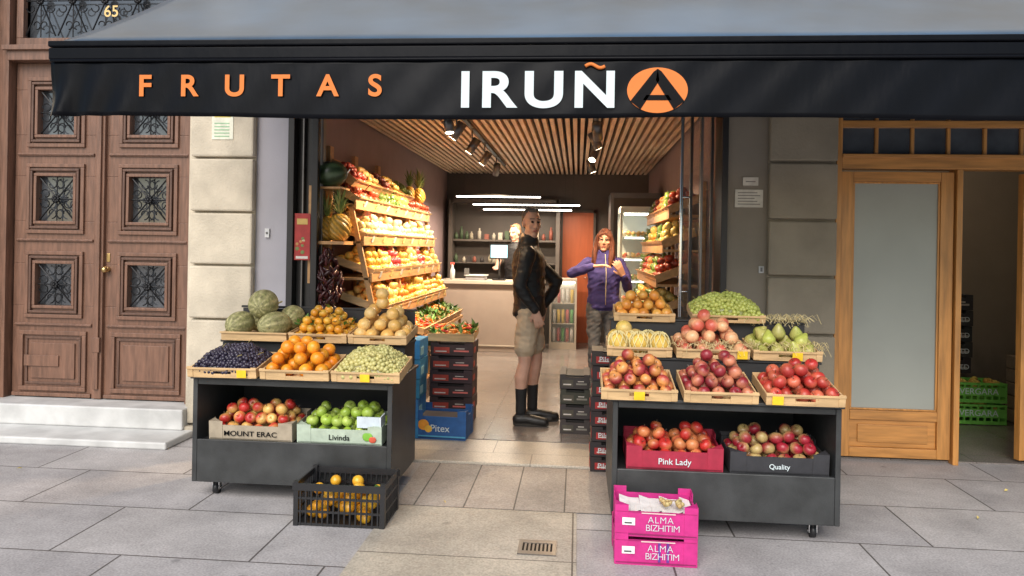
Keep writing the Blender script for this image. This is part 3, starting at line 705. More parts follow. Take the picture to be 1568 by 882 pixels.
# ------------------------------------------------------------------ pink boxes
MAG=(.52,.02,.20)
for k,(z,rz) in enumerate(((0.0,0),(.135,-1.5))):
    T=TM(.395,3.62,z,rz)
    e=carton('pink_fruit_box',T,.385,.29,.150,MAG,'apple',.03,RED,RED,0,'',None)
    text('ALMA',.044,T@Vector((.02,-.0075,.084)),'white_p',e,'box_print',off=-.0006,sp=1.1,ext=.0004); text('BIZHITIM',.044,T@Vector((.03,-.0075,.046)),'white_p',e,'box_print',off=-.0006,sp=.9,ext=.0004)
    b=MB(); b.box(-.16,-.10,-.0055,-.0043,.055,.09,0,T,(.8,.8,.8)); b.box(-.15,-.115,-.0065,-.0056,.062,.07,0,T,(.1,.1,.1)); b.box(-.19,.19,-.0048,-.0032,.118,.1195,0,T,(.3,.01,.1))
    b.box(-.07,.09,-.0052,-.0043,.112,.1175,0,T,(.75,.5,.5))
    if k==0: b.box(.01,.022,-.0052,-.0043,.02,.112,0,T,(.12,.03,.25)); b.box(.05,.062,-.0052,-.0043,.02,.112,0,T,(.12,.03,.25))
    if k: 
        for i in range(7):
            b.add([(-.17+.05*i,.03,.10),(-.12+.05*i,.03+.02*(i%2),.112),(-.12+.05*i,.25,.105),(-.17+.05*i,.25,.12-.015*(i%2))],[(0,1,2,3)],0,False,T,(.8,.78,.76))
        for i in range(16): b.tpl('grape',(.03+random.random()*.13,.05+random.random()*.1,.125+random.random()*.015),.012,mixc((.55,.45,.2),(.45,.3,.12),random.random()),T=T)
        b.tube([(.03,.10,.135),(.08,.09,.15),(.13,.11,.145)],.003,4,0,T,c=(.25,.15,.06))
    b.obj('label_and_lining',['paint'],e)

# ------------------------------------------------------------------ stacks of boxes
def stack(name,x,y,w,d,h,n,c,strip,label=None,lc='white_p',rz=0,ls=.05,z0=.02):
    e=empty(name,(x,y,0)); b=MB()
    for k in range(n):
        T=TM(x+random.uniform(-.006,.006),y+random.uniform(-.006,.006),z0+k*h,rz+random.uniform(-1.2,1.2)); cc=tuple(q*random.uniform(.85,1.15) for q in c)
        b.box(-w/2,w/2,0,d,.003,h*.80,0,T,cc); b.box(-w/2,-w/2+w*.2,0.001,d-.001,h*.80,h-.002,0,T,cc); b.box(w/2-w*.2,w/2,0.001,d-.001,h*.80,h-.002,0,T,cc)
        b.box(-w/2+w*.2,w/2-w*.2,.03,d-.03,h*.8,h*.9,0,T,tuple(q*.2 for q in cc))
        b.box(-w*.42,-w*.05,-.003,-.0005,h*.18,h*.62,0,T,strip); b.box(w*.05,w*.40,-.003,-.0005,h*.3,h*.42,0,T,tuple(min(1,q*1.5+.1) for q in strip))
        b.box(-w*.38,-w*.12,-.0042,-.0031,h*.28,h*.36,0,T,(.7,.65,.6)); b.box(w*.10,w*.30,-.003,-.0005,h*.50,h*.56,0,T,(.6,.55,.5))
        b.box(w/2+.0005,w/2+.003,d*.1,d*.45,h*.2,h*.6,0,T,strip)
        b.box(-w/2-.003,-w/2-.0005,d*.1,d*.6,h*.2,h*.6,0,T,strip)
        if label: text(label,ls,T@Vector((0,-.006,h*.40)),lc,e,'box_print',off=.0003)
    b.obj('boxes',['paint'],e,bevel=.002); return e
stack('dark_fruit_boxes',-1.03,6.18,.36,.30,.115,6,(.05,.025,.025),(.42,.05,.03))
stack('blue_fruit_boxes',-1.40,5.70,.40,.30,.152,5,(.035,.20,.42),(.25,.5,.6))
e=carton('blue_orange_box',TM(-1.03,5.70,.02,-3),.40,.30,.22,(.02,.10,.30),'orange',.035,ORA,ORA,0,'','Pitex','white_p',.075)
b=MB(); T=TM(-1.03,5.70,.02,-3)
b.tpl('orange',(-.13,-.004,.11),.045,(.8,.32,.03),sc=(1,.06,1),T=T); b.tpl('orange',(-.09,-.006,.08),.03,(.8,.45,.05),sc=(1,.06,1),T=T); b.box(-.2,.2,-.0055,-.0044,.02,.03,0,T,(.1,.4,.6))
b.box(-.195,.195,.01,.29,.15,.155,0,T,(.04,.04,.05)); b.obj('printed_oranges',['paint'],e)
stack('dark_fruit_boxes',.0,6.02,.24,.40,.12,4,(.045,.04,.032),(.08,.07,.05))
st=stack('black_fruit_boxes',.30,5.08,.38,.28,.102,8,(.022,.016,.018),(.35,.02,.02),z0=.004)
for k in range(8): text('Pilsa',.05,(.20,5.062,.05+k*.102),'white_p',st,'box_print',off=.0002)
def veg_tray(name,T,w,d,h,cols,n=60,r=.02):
    e=empty(name,tuple(T.translation)); b=MB(); tray(b,w,d,h,T,slot=False); b.obj('tray',['pine'],e)
    b=MB()
    for i in range(n):
        x=random.uniform(-.45,.45)*w; y=random.uniform(.08,.92)*d; c=random.choice(cols)
        if c[1]>c[0]: 
            for _ in range(3): leaf(b,(x,y,h*.8),(random.uniform(-1,1),random.uniform(-1,1),random.uniform(.2,1.2)),random.uniform(.05,.11),.035,tuple(q*random.uniform(.6,1.3) for q in c),0,T)
        else: b.tpl('pepper',(x,y,h*.7+random.random()*.05),r*1.3,c,Matrix.Rotation(random.uniform(0,6),3,'Z')@Matrix.Rotation(1.5,3,'X'),m=1,T=T)
    b.obj('vegetables',['leaf','fruit'],e)
CAR=(.70,.22,.03); G1=(.06,.16,.03); G2=(.12,.25,.05)
veg_tray('carrot_tray',TM(-1.03,6.14,.72,0,8),.38,.32,.06,[CAR,CAR,G1,G2,(.5,.05,.03)],60)

# ------------------------------------------------------------------ left interior shelving
sh=empty('fruit_shelving',(-1.85,7.2,0))
b=MB()
tiers=[(.95,-1.58,.36),(1.25,-1.66,.34),(1.545,-1.73,.32),(1.84,-1.80,.30)]
for (z,xf,dp) in tiers:
    b.box(-2.10,xf-.005,5.93,8.95,z-.03,z-.008); b.box(xf-.004,xf+.012,5.93,8.95,z-.045,z+.03)
for y in (5.93,6.95,7.95,8.93):
    b.box(-2.118,-2.085,y,y+.03,.02,2.12)
    b.add([(-1.60,y,.92),(-1.60,y+.03,.92),(-1.82,y+.03,1.84),(-1.82,y,1.84),(-1.64,y,.90),(-1.64,y+.03,.90),(-1.86,y+.03,1.84),(-1.86,y,1.84)],[(0,1,2,3),(7,6,5,4),(0,3,7,4),(1,5,6,2),(3,2,6,7),(0,4,5,1)],0)
    b.box(-1.64,-1.60,y,y+.03,.02,.92)
b.box(-2.11,-1.98,5.90,5.928,.6,2.12)
b.obj('shelf_frame',['shelfwood'],sh,bevel=.003)
b=MB(); fb=MB()
pal=[[(.80,.45,.12,'orange'),(.82,.60,.18,'lemon'),(.78,.30,.04,'orange'),(.80,.55,.16,'pear')],
     [(.78,.52,.20,'pear'),(.62,.08,.05,'apple'),(.82,.50,.12,'orange'),(.50,.07,.08,'apple'),(.82,.66,.34,'orange')],
     [(.78,.55,.34,'orange'),(.66,.20,.15,'apple'),(.82,.68,.42,'pear'),(.50,.06,.07,'apple'),(.80,.58,.25,'lemon')],
     [(.14,.26,.05,'pear'),(.48,.08,.04,'apple'),(.38,.08,.04,'apple'),(.66,.42,.14,'lemon')]]
for ti,(z,xf,dp) in enumerate(tiers):
    n=8; w=3.0/n
    for k in range(n):
        T=TM(xf,5.97+w*(k+.5),z,90,18 if ti<3 else 28)
        tray(b,w-.02,dp,.06,T,slot=False)
        c=pal[ti][(k*3+ti*2+k//3)%len(pal[ti])]; r=random.choice([.033,.036,.04]); c1=c[:3]; c2=tuple(min(.9,q*random.uniform(.75,1.15)) for q in c1)
        if ti==2 and k in(3,4): c1=(.8,.7,.5);c2=(.8,.6,.4)
        for p in heap(w-.04,dp-.02,r,3 if ti<3 else 2):
            addfruit(fb,c[3],(p[0],p[1]+.01,p[2]+.008),r,c1,c2,T)
        fb.box(-.03,.03,-.022,-.018,-.01,.045,0,T,(.85,.75,.3) if k%2 else (.8,.8,.75))
b.obj('shelf_trays',['pine'],sh); fb.obj('shelf_fruit',['fruit'],sh)
for k,(y,cc) in enumerate(((6.9,[(.6,.05,.03),CAR]),(7.35,[G1,G2,CAR]),(7.8,[G1,G2]),(8.25,[CAR,G1]),(8.7,[G2,G1]))):
    veg_tray('vegetable_tray',TM(-1.38,y,.70,90,14),.42,.34,.06,cc,45)
vs_=empty('vegetable_stand',(-1.5,7.8,0)); b=MB(); b.box(-1.72,-1.36,6.65,8.95,.66,.69); 
for y in (6.66,7.8,8.9): b.box(-1.72,-1.69,y,y+.03,.02,.66); b.box(-1.41,-1.38,y,y+.03,.02,.66)
b.box(-1.70,-1.40,6.65,8.95,.25,.27); b.obj('stand_frame',['shelfwood'],vs_)
b=MB()
for k in range(5): b.box(-1.69,-1.40,6.7+k*.44,7.06+k*.44,.272,.50,0,c=random.choice([(.3,.2,.1),(.05,.2,.1),(.4,.3,.2),(.1,.1,.15)]))
b.obj('stored_cartons',['paint'],vs_,bevel=.004)

def pineapple(x,y,z,r=.065,h=.10,tilt=0,leafL=.16):
    e=empty('pineapple',(x,y,z)); b=MB(); T=TM(x,y,z,random.uniform(0,90),tilt)
    n,nr=20,14; vs=[];fs=[];cs=[]
    for i in range(nr+1):
        th=math.pi*i/nr
        for j in range(n):
            k=1+.10*((i+j)%2); a=2*math.pi*j/n
            vs.append((r*k*max(math.sin(th),.01)**.8*math.cos(a),r*k*max(math.sin(th),.01)**.8*math.sin(a),h+h*math.cos(th)))
            cs.append((.62,.33,.05) if (i+j)%2 else (.32,.20,.04))
    for i in range(nr):
        for j in range(n): a=i*n+j;c=i*n+(j+1)%n; fs.append((a,a+n,c+n,c))
    b.add(vs,fs,0,False,T,np.array(cs)); b.obj('pineapple_body',['fruit'],e)
    b=MB()
    for k in range(34):
        a=k*2.4; q=k/34; el=.25+1.2*(1-q)*.2+q*1.1
        d=Vector((math.cos(a)*math.cos(el),math.sin(a)*math.cos(el),math.sin(el)))
        s_=Vector((-math.sin(a),math.cos(a),0)); L_=leafL*(.65+.5*q); p=Vector((0,0,2*h-.01+.03*q))
        m1=p+d*L_*.5+Vector((0,0,.02)); m2=p+d*L_+Vector((0,0,-.012*(1-q)))
        b.add([tuple(p-s_*.009),tuple(p+s_*.009),tuple(m1+s_*.008),tuple(m1-s_*.008),tuple(m2)],[(0,1,2,3),(3,2,4)],0,False,T,c=random.choice([(.12,.20,.06),(.20,.26,.08),(.30,.30,.10)]))
    b.obj('crown_leaves',['leaf'],e)
pineapple(-1.88,5.80,1.53,.085,.11,0,.20)
pineapple(-1.99,5.83,1.53,.075,.10,6)
pineapple(-1.80,8.35,2.0,.06,.08,0,.2); pineapple(-1.84,8.62,2.0,.06,.08,0,.18); pineapple(-1.85,8.1,2.0,.055,.08,0,.16)
b=MB(); b.box(-2.09,-1.80,5.66,5.92,1.505,1.53); b.box(-2.09,-1.84,5.70,5.92,1.94,1.955); b.box(-2.09,-2.06,5.68,5.92,1.2,1.96); b.obj('end_shelf',['shelfwood'])
e=empty('watermelon',(-1.94,5.78,2.0)); b=MB(); V,F=TPL['melon']; ang=np.arctan2(V[:,1],V[:,0]); t=(np.sin(ang*8)>0.2).astype(float)[:,None]
b.tpl('melon',(-1.95,5.79,2.06),.105,np.array((.025,.045,.02))*(1-t)+np.array((.06,.10,.045))*t,Matrix.Rotation(R(80),3,'Y').to_3x3(),sc=(1,1,.95)); b.tube([(-1.82,5.79,2.07),(-1.80,5.79,2.10)],.005,5); b.obj('watermelon_rind',['fruit'],e)
e=empty('dried_pepper_string',(-1.95,5.72,1.2)); b=MB()
for i in range(130):
    z=1.0+.46*random.random(); w_=.105*math.sin(math.pi*min(1,max(.15,(z-.95)/.52)))+.01; a=random.uniform(0,6.28)
    b.tpl('pepper',(-1.94+w_*math.cos(a)*random.uniform(.5,1),5.72+.08*math.sin(a),z),.030,mixc((.030,.006,.008),(.07,.012,.012),random.random()),rrot())
b.tube([(-1.94,5.72,1.40),(-1.94,5.74,1.53)],.004,5,c=(.3,.2,.1)); b.obj('peppers',['fruit'],e)
tb=empty('wooden_crates_of_produce',(-1.9,7,2)); b=MB(); fb=MB()
for k,(y,w) in enumerate(((6.15,.40),(6.58,.38),(7.0,.40),(7.45,.38),(7.9,.36))):
    T=TM(-1.84,y,1.98,90,40)
    tray(b,w,.26,.07,T,slot=False)
    cc=[(.45,.06,.04),(.52,.30,.10),(.26,.04,.03),(.42,.26,.06),(.2,.26,.06)][k]
    for p in heap(w-.03,.24,.03,2): addfruit(fb,'apple',(p[0],p[1]+.01,p[2]+.01),.03,cc,tuple(q*.7 for q in cc),T)
for y in (6.05,6.75,7.55): b.box(-2.085,-2.05,y,y+.09,2.0,2.32)
b.obj('crates',['shelfwood'],tb); fb.obj('produce',['fruit'],tb)

# ------------------------------------------------------------------ right interior shelving
sh=empty('fruit_shelving',(.9,7,0)); b=MB(); fb=MB()
pal2=[(.42,.06,.03,'apple'),(.74,.30,.05,'orange'),(.16,.24,.05,'pear'),(.70,.50,.14,'lemon'),(.55,.26,.10,'apple'),(.10,.18,.04,'pear')]
for ti,(z,xf) in enumerate(((.62,.60),(.92,.64),(1.22,.69),(1.52,.74),(1.82,.79))):
    b.box(xf,1.09,6.55,8.6,z-.03,z-.008); b.box(xf-.014,xf,6.55,8.6,z-.04,z+.025)
    for k in range(5):
        T=TM(xf,6.76+k*.41,z,-90,22); tray(b,.39,.30,.07,T,slot=False)
        c=pal2[(k*2+ti*3)%6]
        for p in heap(.36,.28,.037,3): addfruit(fb,c[3],(p[0],p[1]+.01,p[2]+.01),.037,c[:3],tuple(q*.75 for q in c[:3]),T)
for y in (6.55,7.55,8.58): b.box(1.05,1.09,y,y+.03,.02,2.1); b.box(.60,.63,y,y+.03,.02,.6)
b.obj('shelf_frame',['shelfwood'],sh); fb.obj('shelf_fruit',['fruit'],sh)
fr=empty('refrigerated_display_cabinet',(.75,9.2,0)); b=MB()
b.box(.50,1.06,9.0,9.6,.024,.45,0); b.box(.50,.53,9.0,9.6,.45,1.95,1); b.box(1.03,1.06,9.0,9.6,.45,1.95,0); b.box(.50,1.06,9.57,9.6,.45,1.95,3); b.box(.50,1.06,9.0,9.6,1.95,2.02,3)
b.box(.53,1.03,9.01,9.015,.45,1.95,1); b.box(.50,.525,8.985,9.0,.40,2.0,3); b.box(1.035,1.06,8.985,9.0,.40,2.0,3); fb=MB()
for k,z in enumerate((.62,.88,1.14,1.40,1.66)):
    b.box(.53,1.03,9.04,9.56,z-.012,z,3); b.box(.56,1.0,9.03,9.038,z-.022,z-.013,2)
    for i in range(9):
        for j in range(2):
            kk=random.choice(['lemon','sphere','pear']); addfruit(fb,kk,(.56+i*.055,9.10+j*.1,z+.04),.03,random.choice([(.8,.6,.1),(.15,.4,.06),(.75,.1,.05),(.8,.75,.6),(.8,.35,.05)]),(.7,.5,.2))
b.box(.56,1.0,9.2,9.24,1.925,1.945,2)
b.obj('cabinet_body',['blackmetal','glass','led','white_p'],fr); fb.obj('chilled_produce',['fruit'],fr)
fr2=empty('tall_fridge',(.7,10,0)); b=MB(); b.box(.42,1.08,9.9,10.6,.024,2.25,0); b.box(.46,1.04,9.89,9.898,.1,2.18,1); b.tube([(.48,9.87,.9),(.48,9.87,1.4)],.01,6,2); b.obj('fridge_body',['greymetal','backwall','chrome'],fr2,bevel=.01)
fr3=empty('drinks_fridge',(-.15,11.2,0)); b=MB(); b.box(-.40,.0,11.1,11.6,.024,.12,0); b.box(-.40,-.37,11.1,11.6,.12,1.02,0); b.box(-.03,.0,11.1,11.6,.12,1.02,0); b.box(-.40,.0,11.1,11.6,1.02,1.06,0); b.box(-.37,-.03,11.56,11.6,.12,1.02,0); b.box(-.37,-.03,11.10,11.104,.12,1.02,1); b.box(-.37,-.03,11.5,11.55,.98,1.0,2)
for z in (.4,.7): b.box(-.37,-.03,11.12,11.55,z-.01,z,0)
for z in (.13,.4,.7):
    for i in range(5): b.tube([(-.33+i*.065,11.2,z),(-.33+i*.065,11.2,z+.2)],.024,8,3,c=random.choice([(.1,.4,.1),(.7,.5,.1),(.5,.1,.1),(.7,.7,.7)]))
b.obj('fridge_body',['countertop','glass','led','paint'],fr3)

# ------------------------------------------------------------------ counter & back
ct=empty('shop_counter',(-1.2,10.8,0)); b=MB()
b.box(-1.95,-.50,10.60,10.64,.024,.98,0); b.box(-1.95,-.50,10.64,11.2,.024,.98,0); b.box(-1.98,-.47,10.55,11.25,.982,1.03,1)
b.box(-1.949,-.501,10.585,10.599,.10,.12,1)
b.obj('counter_body',['counter','countertop'],ct,bevel=.004)
ms=empty('till_monitor',(-1.05,10.8,1.03)); b=MB(); b.tube([(-1.13,10.85,1.03),(-1.13,10.85,1.36)],.015,8,0); b.box(-1.22,-1.04,10.75,10.95,1.032,1.05,0); b.box(-1.27,-.99,10.80,10.83,1.34,1.56,0); b.box(-1.25,-1.01,10.795,10.799,1.36,1.54,1); b.obj('monitor',['bplastic','screen'],ms)
ob=empty('spray_bottle',(-1.78,10.8,1.03)); b=MB(); b.tube([(-1.80,10.75,1.03),(-1.80,10.75,1.17),(-1.80,10.75,1.21),(-1.80,10.75,1.25)],.03,10,0,rr=[.035,.035,.014,.014],c=(.55,.6,.6)); b.box(-1.83,-1.775,10.735,10.765,1.25,1.28,0,c=(.6,.1,.08)); b.obj('bottle',['paint'],ob)
ob=empty('weighing_scale',(-1.4,10.8,1.03)); b=MB(); b.box(-1.60,-1.32,10.7,10.98,1.031,1.09,0,c=(.25,.25,.27)); b.box(-1.62,-1.30,10.68,11.0,1.092,1.105,0,c=(.5,.5,.5)); b.box(-1.62,-1.55,10.69,10.72,1.105,1.2,0,c=(.1,.1,.1)); b.obj('scale',['paint'],ob,bevel=.004)
bk=empty('back_shelf_unit',(-1,11.8,0)); b=MB()
b.box(-1.98,-.30,11.62,11.98,2.20,2.26,0); b.box(-2.02,-1.96,11.62,11.98,.024,2.26,0); b.box(-.34,-.28,11.62,11.98,.024,2.26,0); b.box(-1.96,-.34,11.70,11.98,1.60,1.63,0); b.box(-1.96,-.34,11.6,11.98,.024,.92,0); b.box(-1.96,-.34,11.7,11.98,1.25,1.27,0)
for z in (1.63,1.27):
    x=-1.92
    while x<-.42:
        h_=random.uniform(.10,.24) if z>1.5 else random.uniform(.06,.14); c=random.choice([(.30,.27,.20),(.26,.15,.07),(.20,.06,.04),(.05,.08,.04),(.36,.33,.27),(.03,.025,.025)])
        if random.random()<.35: b.box(x-.03,x+.035,11.74,11.84,z+.001,z+h_*.8,2,c=c)
        else: b.tube([(x,11.78,z),(x,11.78,z+h_*.7),(x,11.78,z+h_*.8),(x,11.78,z+h_)],.03,8,2,rr=[.03,.03,.014,.014],c=c)
        x+=random.uniform(.07,.14)
b.obj('shelf_unit',['backwall','shelfwood','paint'],bk)
rd=empty('interior_door',(0,11.95,0)); b=MB(); b.box(-.24,.24,11.95,11.99,.024,2.08,0); b.box(-.28,-.24,11.93,11.99,.024,2.12,1); b.box(.24,.28,11.93,11.99,.024,2.12,1); b.box(-.28,.28,11.93,11.99,2.08,2.12,1); b.tube([(.18,11.94,1.05),(.18,11.90,1.05),(.10,11.90,1.05)],.008,6,2); b.obj('door_leaf',['reddoor','backwall','chrome'],rd)

# ------------------------------------------------------------------ storeroom crates
st=stack('black_fruit_boxes',3.46,7.25,.34,.36,.145,5,(.03,.03,.032),(.16,.15,.14),z0=.42)
for k in range(4): text('ESHIGLD',.065,(3.47,7.23,.48+k*.145),'white_p',st,'box_print')
e=empty('green_plastic_crates',(3.5,7,0)); b=MB()
for k in range(2):
    z=.02+k*.19; c=(.16,.50,.07)
    for (a0,a1,c0,c1) in ((3.30,3.78,6.95,6.965),(3.30,3.78,7.235,7.25)):
        b.box(a0,a1,c0,c1,z,z+.03,0,c=c); b.box(a0,a1,c0,c1,z+.06,z+.135,0,c=c); b.box(a0,a1,c0,c1,z+.155,z+.175,0,c=c)
        for i in range(9): b.box(a0+i*.058,a0+i*.058+.014,c0-.002,c1+.001,z,z+.175,0,c=c)
    b.box(3.30,3.315,6.966,7.234,z,z+.17,0,c=c); b.box(3.765,3.78,6.966,7.234,z,z+.17,0,c=c); b.box(3.31,3.77,6.96,7.24,z,z+.01,0,c=c)
    text('VERGARA',.075,(3.54,6.942,z+.098),'white_p',e,'crate_print')
    for i in range(22): addfruit(b,'apple',(3.35+random.random()*.38,7.0+random.random()*.2,z+.14+random.random()*.03),.032,(.5,.3,.06),(.6,.5,.1))
b.obj('crates',['paint'],e)
b=MB()
for i in range(5): b.box(3.9,4.25,6.9,7.2,.02+i*.12,.13+i*.12,0,c=random.choice([(.3,.22,.14),(.25,.2,.15),(.1,.1,.1)]))
b.obj('cardboard_boxes',['paint'],bevel=.004)

# ------------------------------------------------------------------ lamps
def spot_light(x,y,z,tx,ty,tz,power,name='track_spotlight',ang=80,colr=(1,.72,.44)):
    e=empty(name,(x,y,z)); d=(Vector((tx,ty,tz))-Vector((x,y,z))).normalized(); p=Vector((x,y,z)); b=MB()
    b.tube([p-d*.10,p+d*.06],.042,14,0,cap=True); b.tube([p+d*.0605,p+d*.0625],.034,14,1)
    b.tube([(x,y,z+.02),(x,y,2.66)],.008,6,0); b.tube([(x,y-.04,2.665),(x,y+.04,2.665)],.018,6,0); b.obj('spot_head',['greymetal','spotlens'],e)
    if power:
        L=bpy.data.lights.new('spot_lamp','SPOT'); L.energy=power; L.spot_size=R(ang); L.spot_blend=.7; L.color=colr; L.shadow_soft_size=.04
        o=bpy.data.objects.new('spot_lamp',L); col.objects.link(o); o.location=p+d*.08; o.rotation_euler=d.to_track_quat('-Z','Y').to_euler(); attach(o,e)
for x,y0,y1 in ((-1.05,5.95,10.6),(.15,6.2,11.5)):
    b=MB(); b.box(x-.018,x+.018,y0,y1,2.662,2.689); b.obj('lighting_track',['blackmetal'])
for y in (6.35,7.3,8.3): spot_light(-1.05,y,2.48,-1.85,y+.05,1.30,270,ang=92)
spot_light(-1.05,9.5,2.48,-1.5,10.9,.7,90)
spot_light(.15,6.9,2.48,.85,7.3,1.1,190,ang=95); spot_light(.15,9.0,2.48,.7,9.2,1.0,150); spot_light(.15,7.9,2.48,-.4,6.8,1.0,150,ang=80); spot_light(.15,6.35,2.48,.3,7.7,1.3,110,ang=60)
spot_light(-1.05,5.98,2.48,-.8,5.7,.3,60,ang=100)
def ledbar(x0,x1,y,z,pw):
    e=empty('linear_led_lamp',((x0+x1)/2,y,z)); b=MB(); b.box(x0,x1,y-.02,y+.02,z+.016,z+.04,0); b.box(x0,x1,y-.018,y+.018,z,z+.015,1)
    for x in (x0+.1,x1-.1): b.tube([(x,y,z+.04),(x,y,2.69)],.002,4,0)
    b.obj('lamp_body',['blackmetal','led'],e)
    if pw:
        L=bpy.data.lights.new('led','AREA'); L.shape='RECTANGLE'; L.size=x1-x0; L.size_y=.03; L.energy=pw; L.color=(1,.82,.62)
        o=bpy.data.objects.new('led',L); col.objects.link(o); o.location=((x0+x1)/2,y,z-.004); attach(o,e)
ledbar(-1.62,-.50,9.9,2.17,80); ledbar(-1.55,.02,11.0,2.13,60); ledbar(-1.45,-.1,11.45,2.08,0)
e=empty('added_storeroom_lamp',(3.0,6.8,2.8)); b=MB(); b.tube([(3.0,6.8,2.85),(3.0,6.8,2.80)],.09,16,0); b.tpl('sphere',(3.0,6.8,2.80),.08,(1,1,1),sc=(1,1,.4),m=1); b.obj('lamp_body',['blackmetal','led'],e)  # unseen lamp, added to brighten the dim storeroom and its crates
L=bpy.data.lights.new('added_bulb','POINT'); L.energy=14; L.color=(1,.8,.58); L.shadow_soft_size=.06; o=bpy.data.objects.new('added_bulb',L); col.objects.link(o); o.location=(3.0,6.8,2.70); attach(o,e)

# ------------------------------------------------------------------ people
def seg(P,a,b_,ra,rb):
    a=np.array(a);b_=np.array(b_); ab=b_-a; t=np.clip(((P-a)@ab)/max(ab@ab,1e-9),0,1)
    return np.linalg.norm(P-a-t[:,None]*ab,axis=1)-(ra+(rb-ra)*t)
class Fig:
    def __init__(s): s.p=[]
    def chain(s,lab,pts,T=None):
        q=[(Vector(p[:3]) if T is None else T@Vector(p[:3]),p[3]*(1 if T is None else T.to_scale().x)) for p in pts]
        for i in range(len(q)-1): s.p.append(('c',lab,tuple(q[i][0]),tuple(q[i+1][0]),q[i][1],q[i+1][1]))
    def ell(s,lab,c,r,T=None):
        if T is None: T=Matrix.Identity(4)
        k=T.to_scale().x; s.p.append(('e',lab,tuple(T@Vector(c)),tuple(q*k for q in r),np.array(T.to_3x3().normalized())))
    def loft(s,lab,rings): s.p.append(('l',lab,rings))
    def hand(s,w,d,nrm,curl=.4,side=1,lab='skin',k=1.0):
        w=Vector(w); d=Vector(d).normalized(); nrm=Vector(nrm); nrm=(nrm-d*nrm.dot(d)).normalized(); ac=d.cross(nrm)*side
        for q in (-.027,-.009,.009,.027): s.chain(lab,[(*(w+ac*q*.6),.016),(*(w+d*.085*k+ac*q),.0125)])
        for q,L_ in zip((.031,.0105,-.0105,-.031),(.070,.080,.073,.056)):
            p=w+d*.088*k+ac*q; pts=[(*p,.0100)]; a=curl*.5
            for f,rr in ((.45,.0095),(.32,.0088),(.25,.0078)):
                p=p+(d*math.cos(a)+nrm*math.sin(a)+ac*q*2.5)*L_*f*k; pts.append((*p,rr)); a+=curl
            s.chain(lab,pts)
        p=w+d*.02+ac*.022; p2=p+(d*.65+ac*.7+nrm*.2)*.04; p3=p2+(d*.9+ac*.3+nrm*.25)*.032
        s.chain(lab,[(*p,.014),(*p2,.0115),(*p3,.009)])
    def head(s,T,hair='short'):
        s.ell('skin',(0,.012,.035),(.072,.092,.095),T); s.ell('skin',(0,-.022,-.03),(.058,.070,.088),T)
        s.ell('skin',(0,-.062,-.095),(.028,.026,.024),T); s.chain('skin',[(-.045,-.0,-.07,.020),(-.012,-.06,-.100,.017)],T); s.chain('skin',[(.045,-.0,-.07,.020),(.012,-.06,-.100,.017)],T)
        s.chain('skin',[(0,-.088,.018,.009),(0,-.112,-.022,.012),(0,-.104,-.032,.012)],T)
        s.ell('skin',(-.013,-.096,-.03),(.009,.010,.008),T); s.ell('skin',(.013,-.096,-.03),(.009,.010,.008),T)
        s.chain('skin',[(-.045,-.068,.036,.011),(-.015,-.083,.036,.009),(.015,-.083,.036,.009),(.045,-.068,.036,.011)],T)
        s.chain('brow',[(-.047,-.075,.041,.005),(-.017,-.089,.042,.005)],T); s.chain('brow',[(.047,-.075,.041,.005),(.017,-.089,.042,.005)],T)
        for q in (-1,1):
            s.ell('eye',(q*.031,-.083,.014),(.014,.008,.0065),T); s.ell('skin',(q*.074,.012,0),(.012,.020,.032),T)
            s.ell('skin',(q*.038,-.062,-.022),(.020,.020,.020),T)
        s.ell('lip',(0,-.091,-.062),(.023,.010,.007),T)
        if hair=='short':
            s.ell('hair',(0,.036,.062),(.077,.082,.080),T); s.ell('hair',(0,.055,.01),(.072,.062,.065),T)
            s.chain('hair',[(-.035,-.040,.115,.014),(0,-.052,.118,.016),(.035,-.040,.115,.014)],T)
        elif hair=='long':
            s.ell('hair',(0,.026,.062),(.084,.092,.086),T); s.ell('hair',(0,.05,-.02),(.088,.066,.12),T)
            for q in (-1,1):
                s.chain('hair',[(q*.02,-.045,.118,.024),(q*.068,-.045,.06,.024),(q*.088,-.035,.0,.026),(q*.092,-.04,-.08,.030),(q*.098,-.065,-.16,.030),(q*.095,-.085,-.24,.022),(q*.085,-.09,-.28,.012)],T)
                s.chain('hair',[(q*.07,.03,-.05,.042),(q*.095,.015,-.14,.040),(q*.105,-.01,-.22,.026)],T)
                s.chain('hair',[(0,-.066,.090,.016),(q*.030,-.080,.074,.012),(q*.056,-.070,.058,.012)],T)
    def build(s,name,W,mats,voxel=.006,extra=None):
        b=MB()
        for q in s.p:
            if q[0]=='c':
                a=Vector(q[2]);c=Vector(q[3])
                b.tpl('sphere',a,q[4],(1,1,1)); b.tpl('sphere',c,q[5],(1,1,1))
                if (c-a).length>1e-4: b.tube([a,c],0,14,rr=[q[4],q[5]])
            elif q[0]=='e':
                V,F=TPL['melon']; U=V/np.array((1,1,1.28)); P=(U*np.array(q[3]))@q[4].T+np.array(q[2]); b.add(P,F)
            else:
                n=24; vs=[];fs=[]
                for (z,cx,cy,rx,ry) in q[2]:
                    for j in range(n): a=2*math.pi*j/n; vs.append((cx+rx*math.cos(a),cy+ry*math.sin(a),z))
                k=len(q[2])
                for i in range(k-1):
                    for j in range(n): u=i*n+j;w=i*n+(j+1)%n; fs.append((u,w,w+n,u+n))
                fs.append(tuple(range(n-1,-1,-1))); fs.append(tuple(range((k-1)*n,k*n))); b.add(vs,fs)
        me=bpy.data.meshes.new('tmp'); me.from_pydata(b.v,[],b.f); o=bpy.data.objects.new('tmp',me); col.objects.link(o)
        rm=o.modifiers.new('r','REMESH'); rm.mode='VOXEL'; rm.voxel_size=voxel; sm=o.modifiers.new('s','SMOOTH'); sm.factor=.5; sm.iterations=2
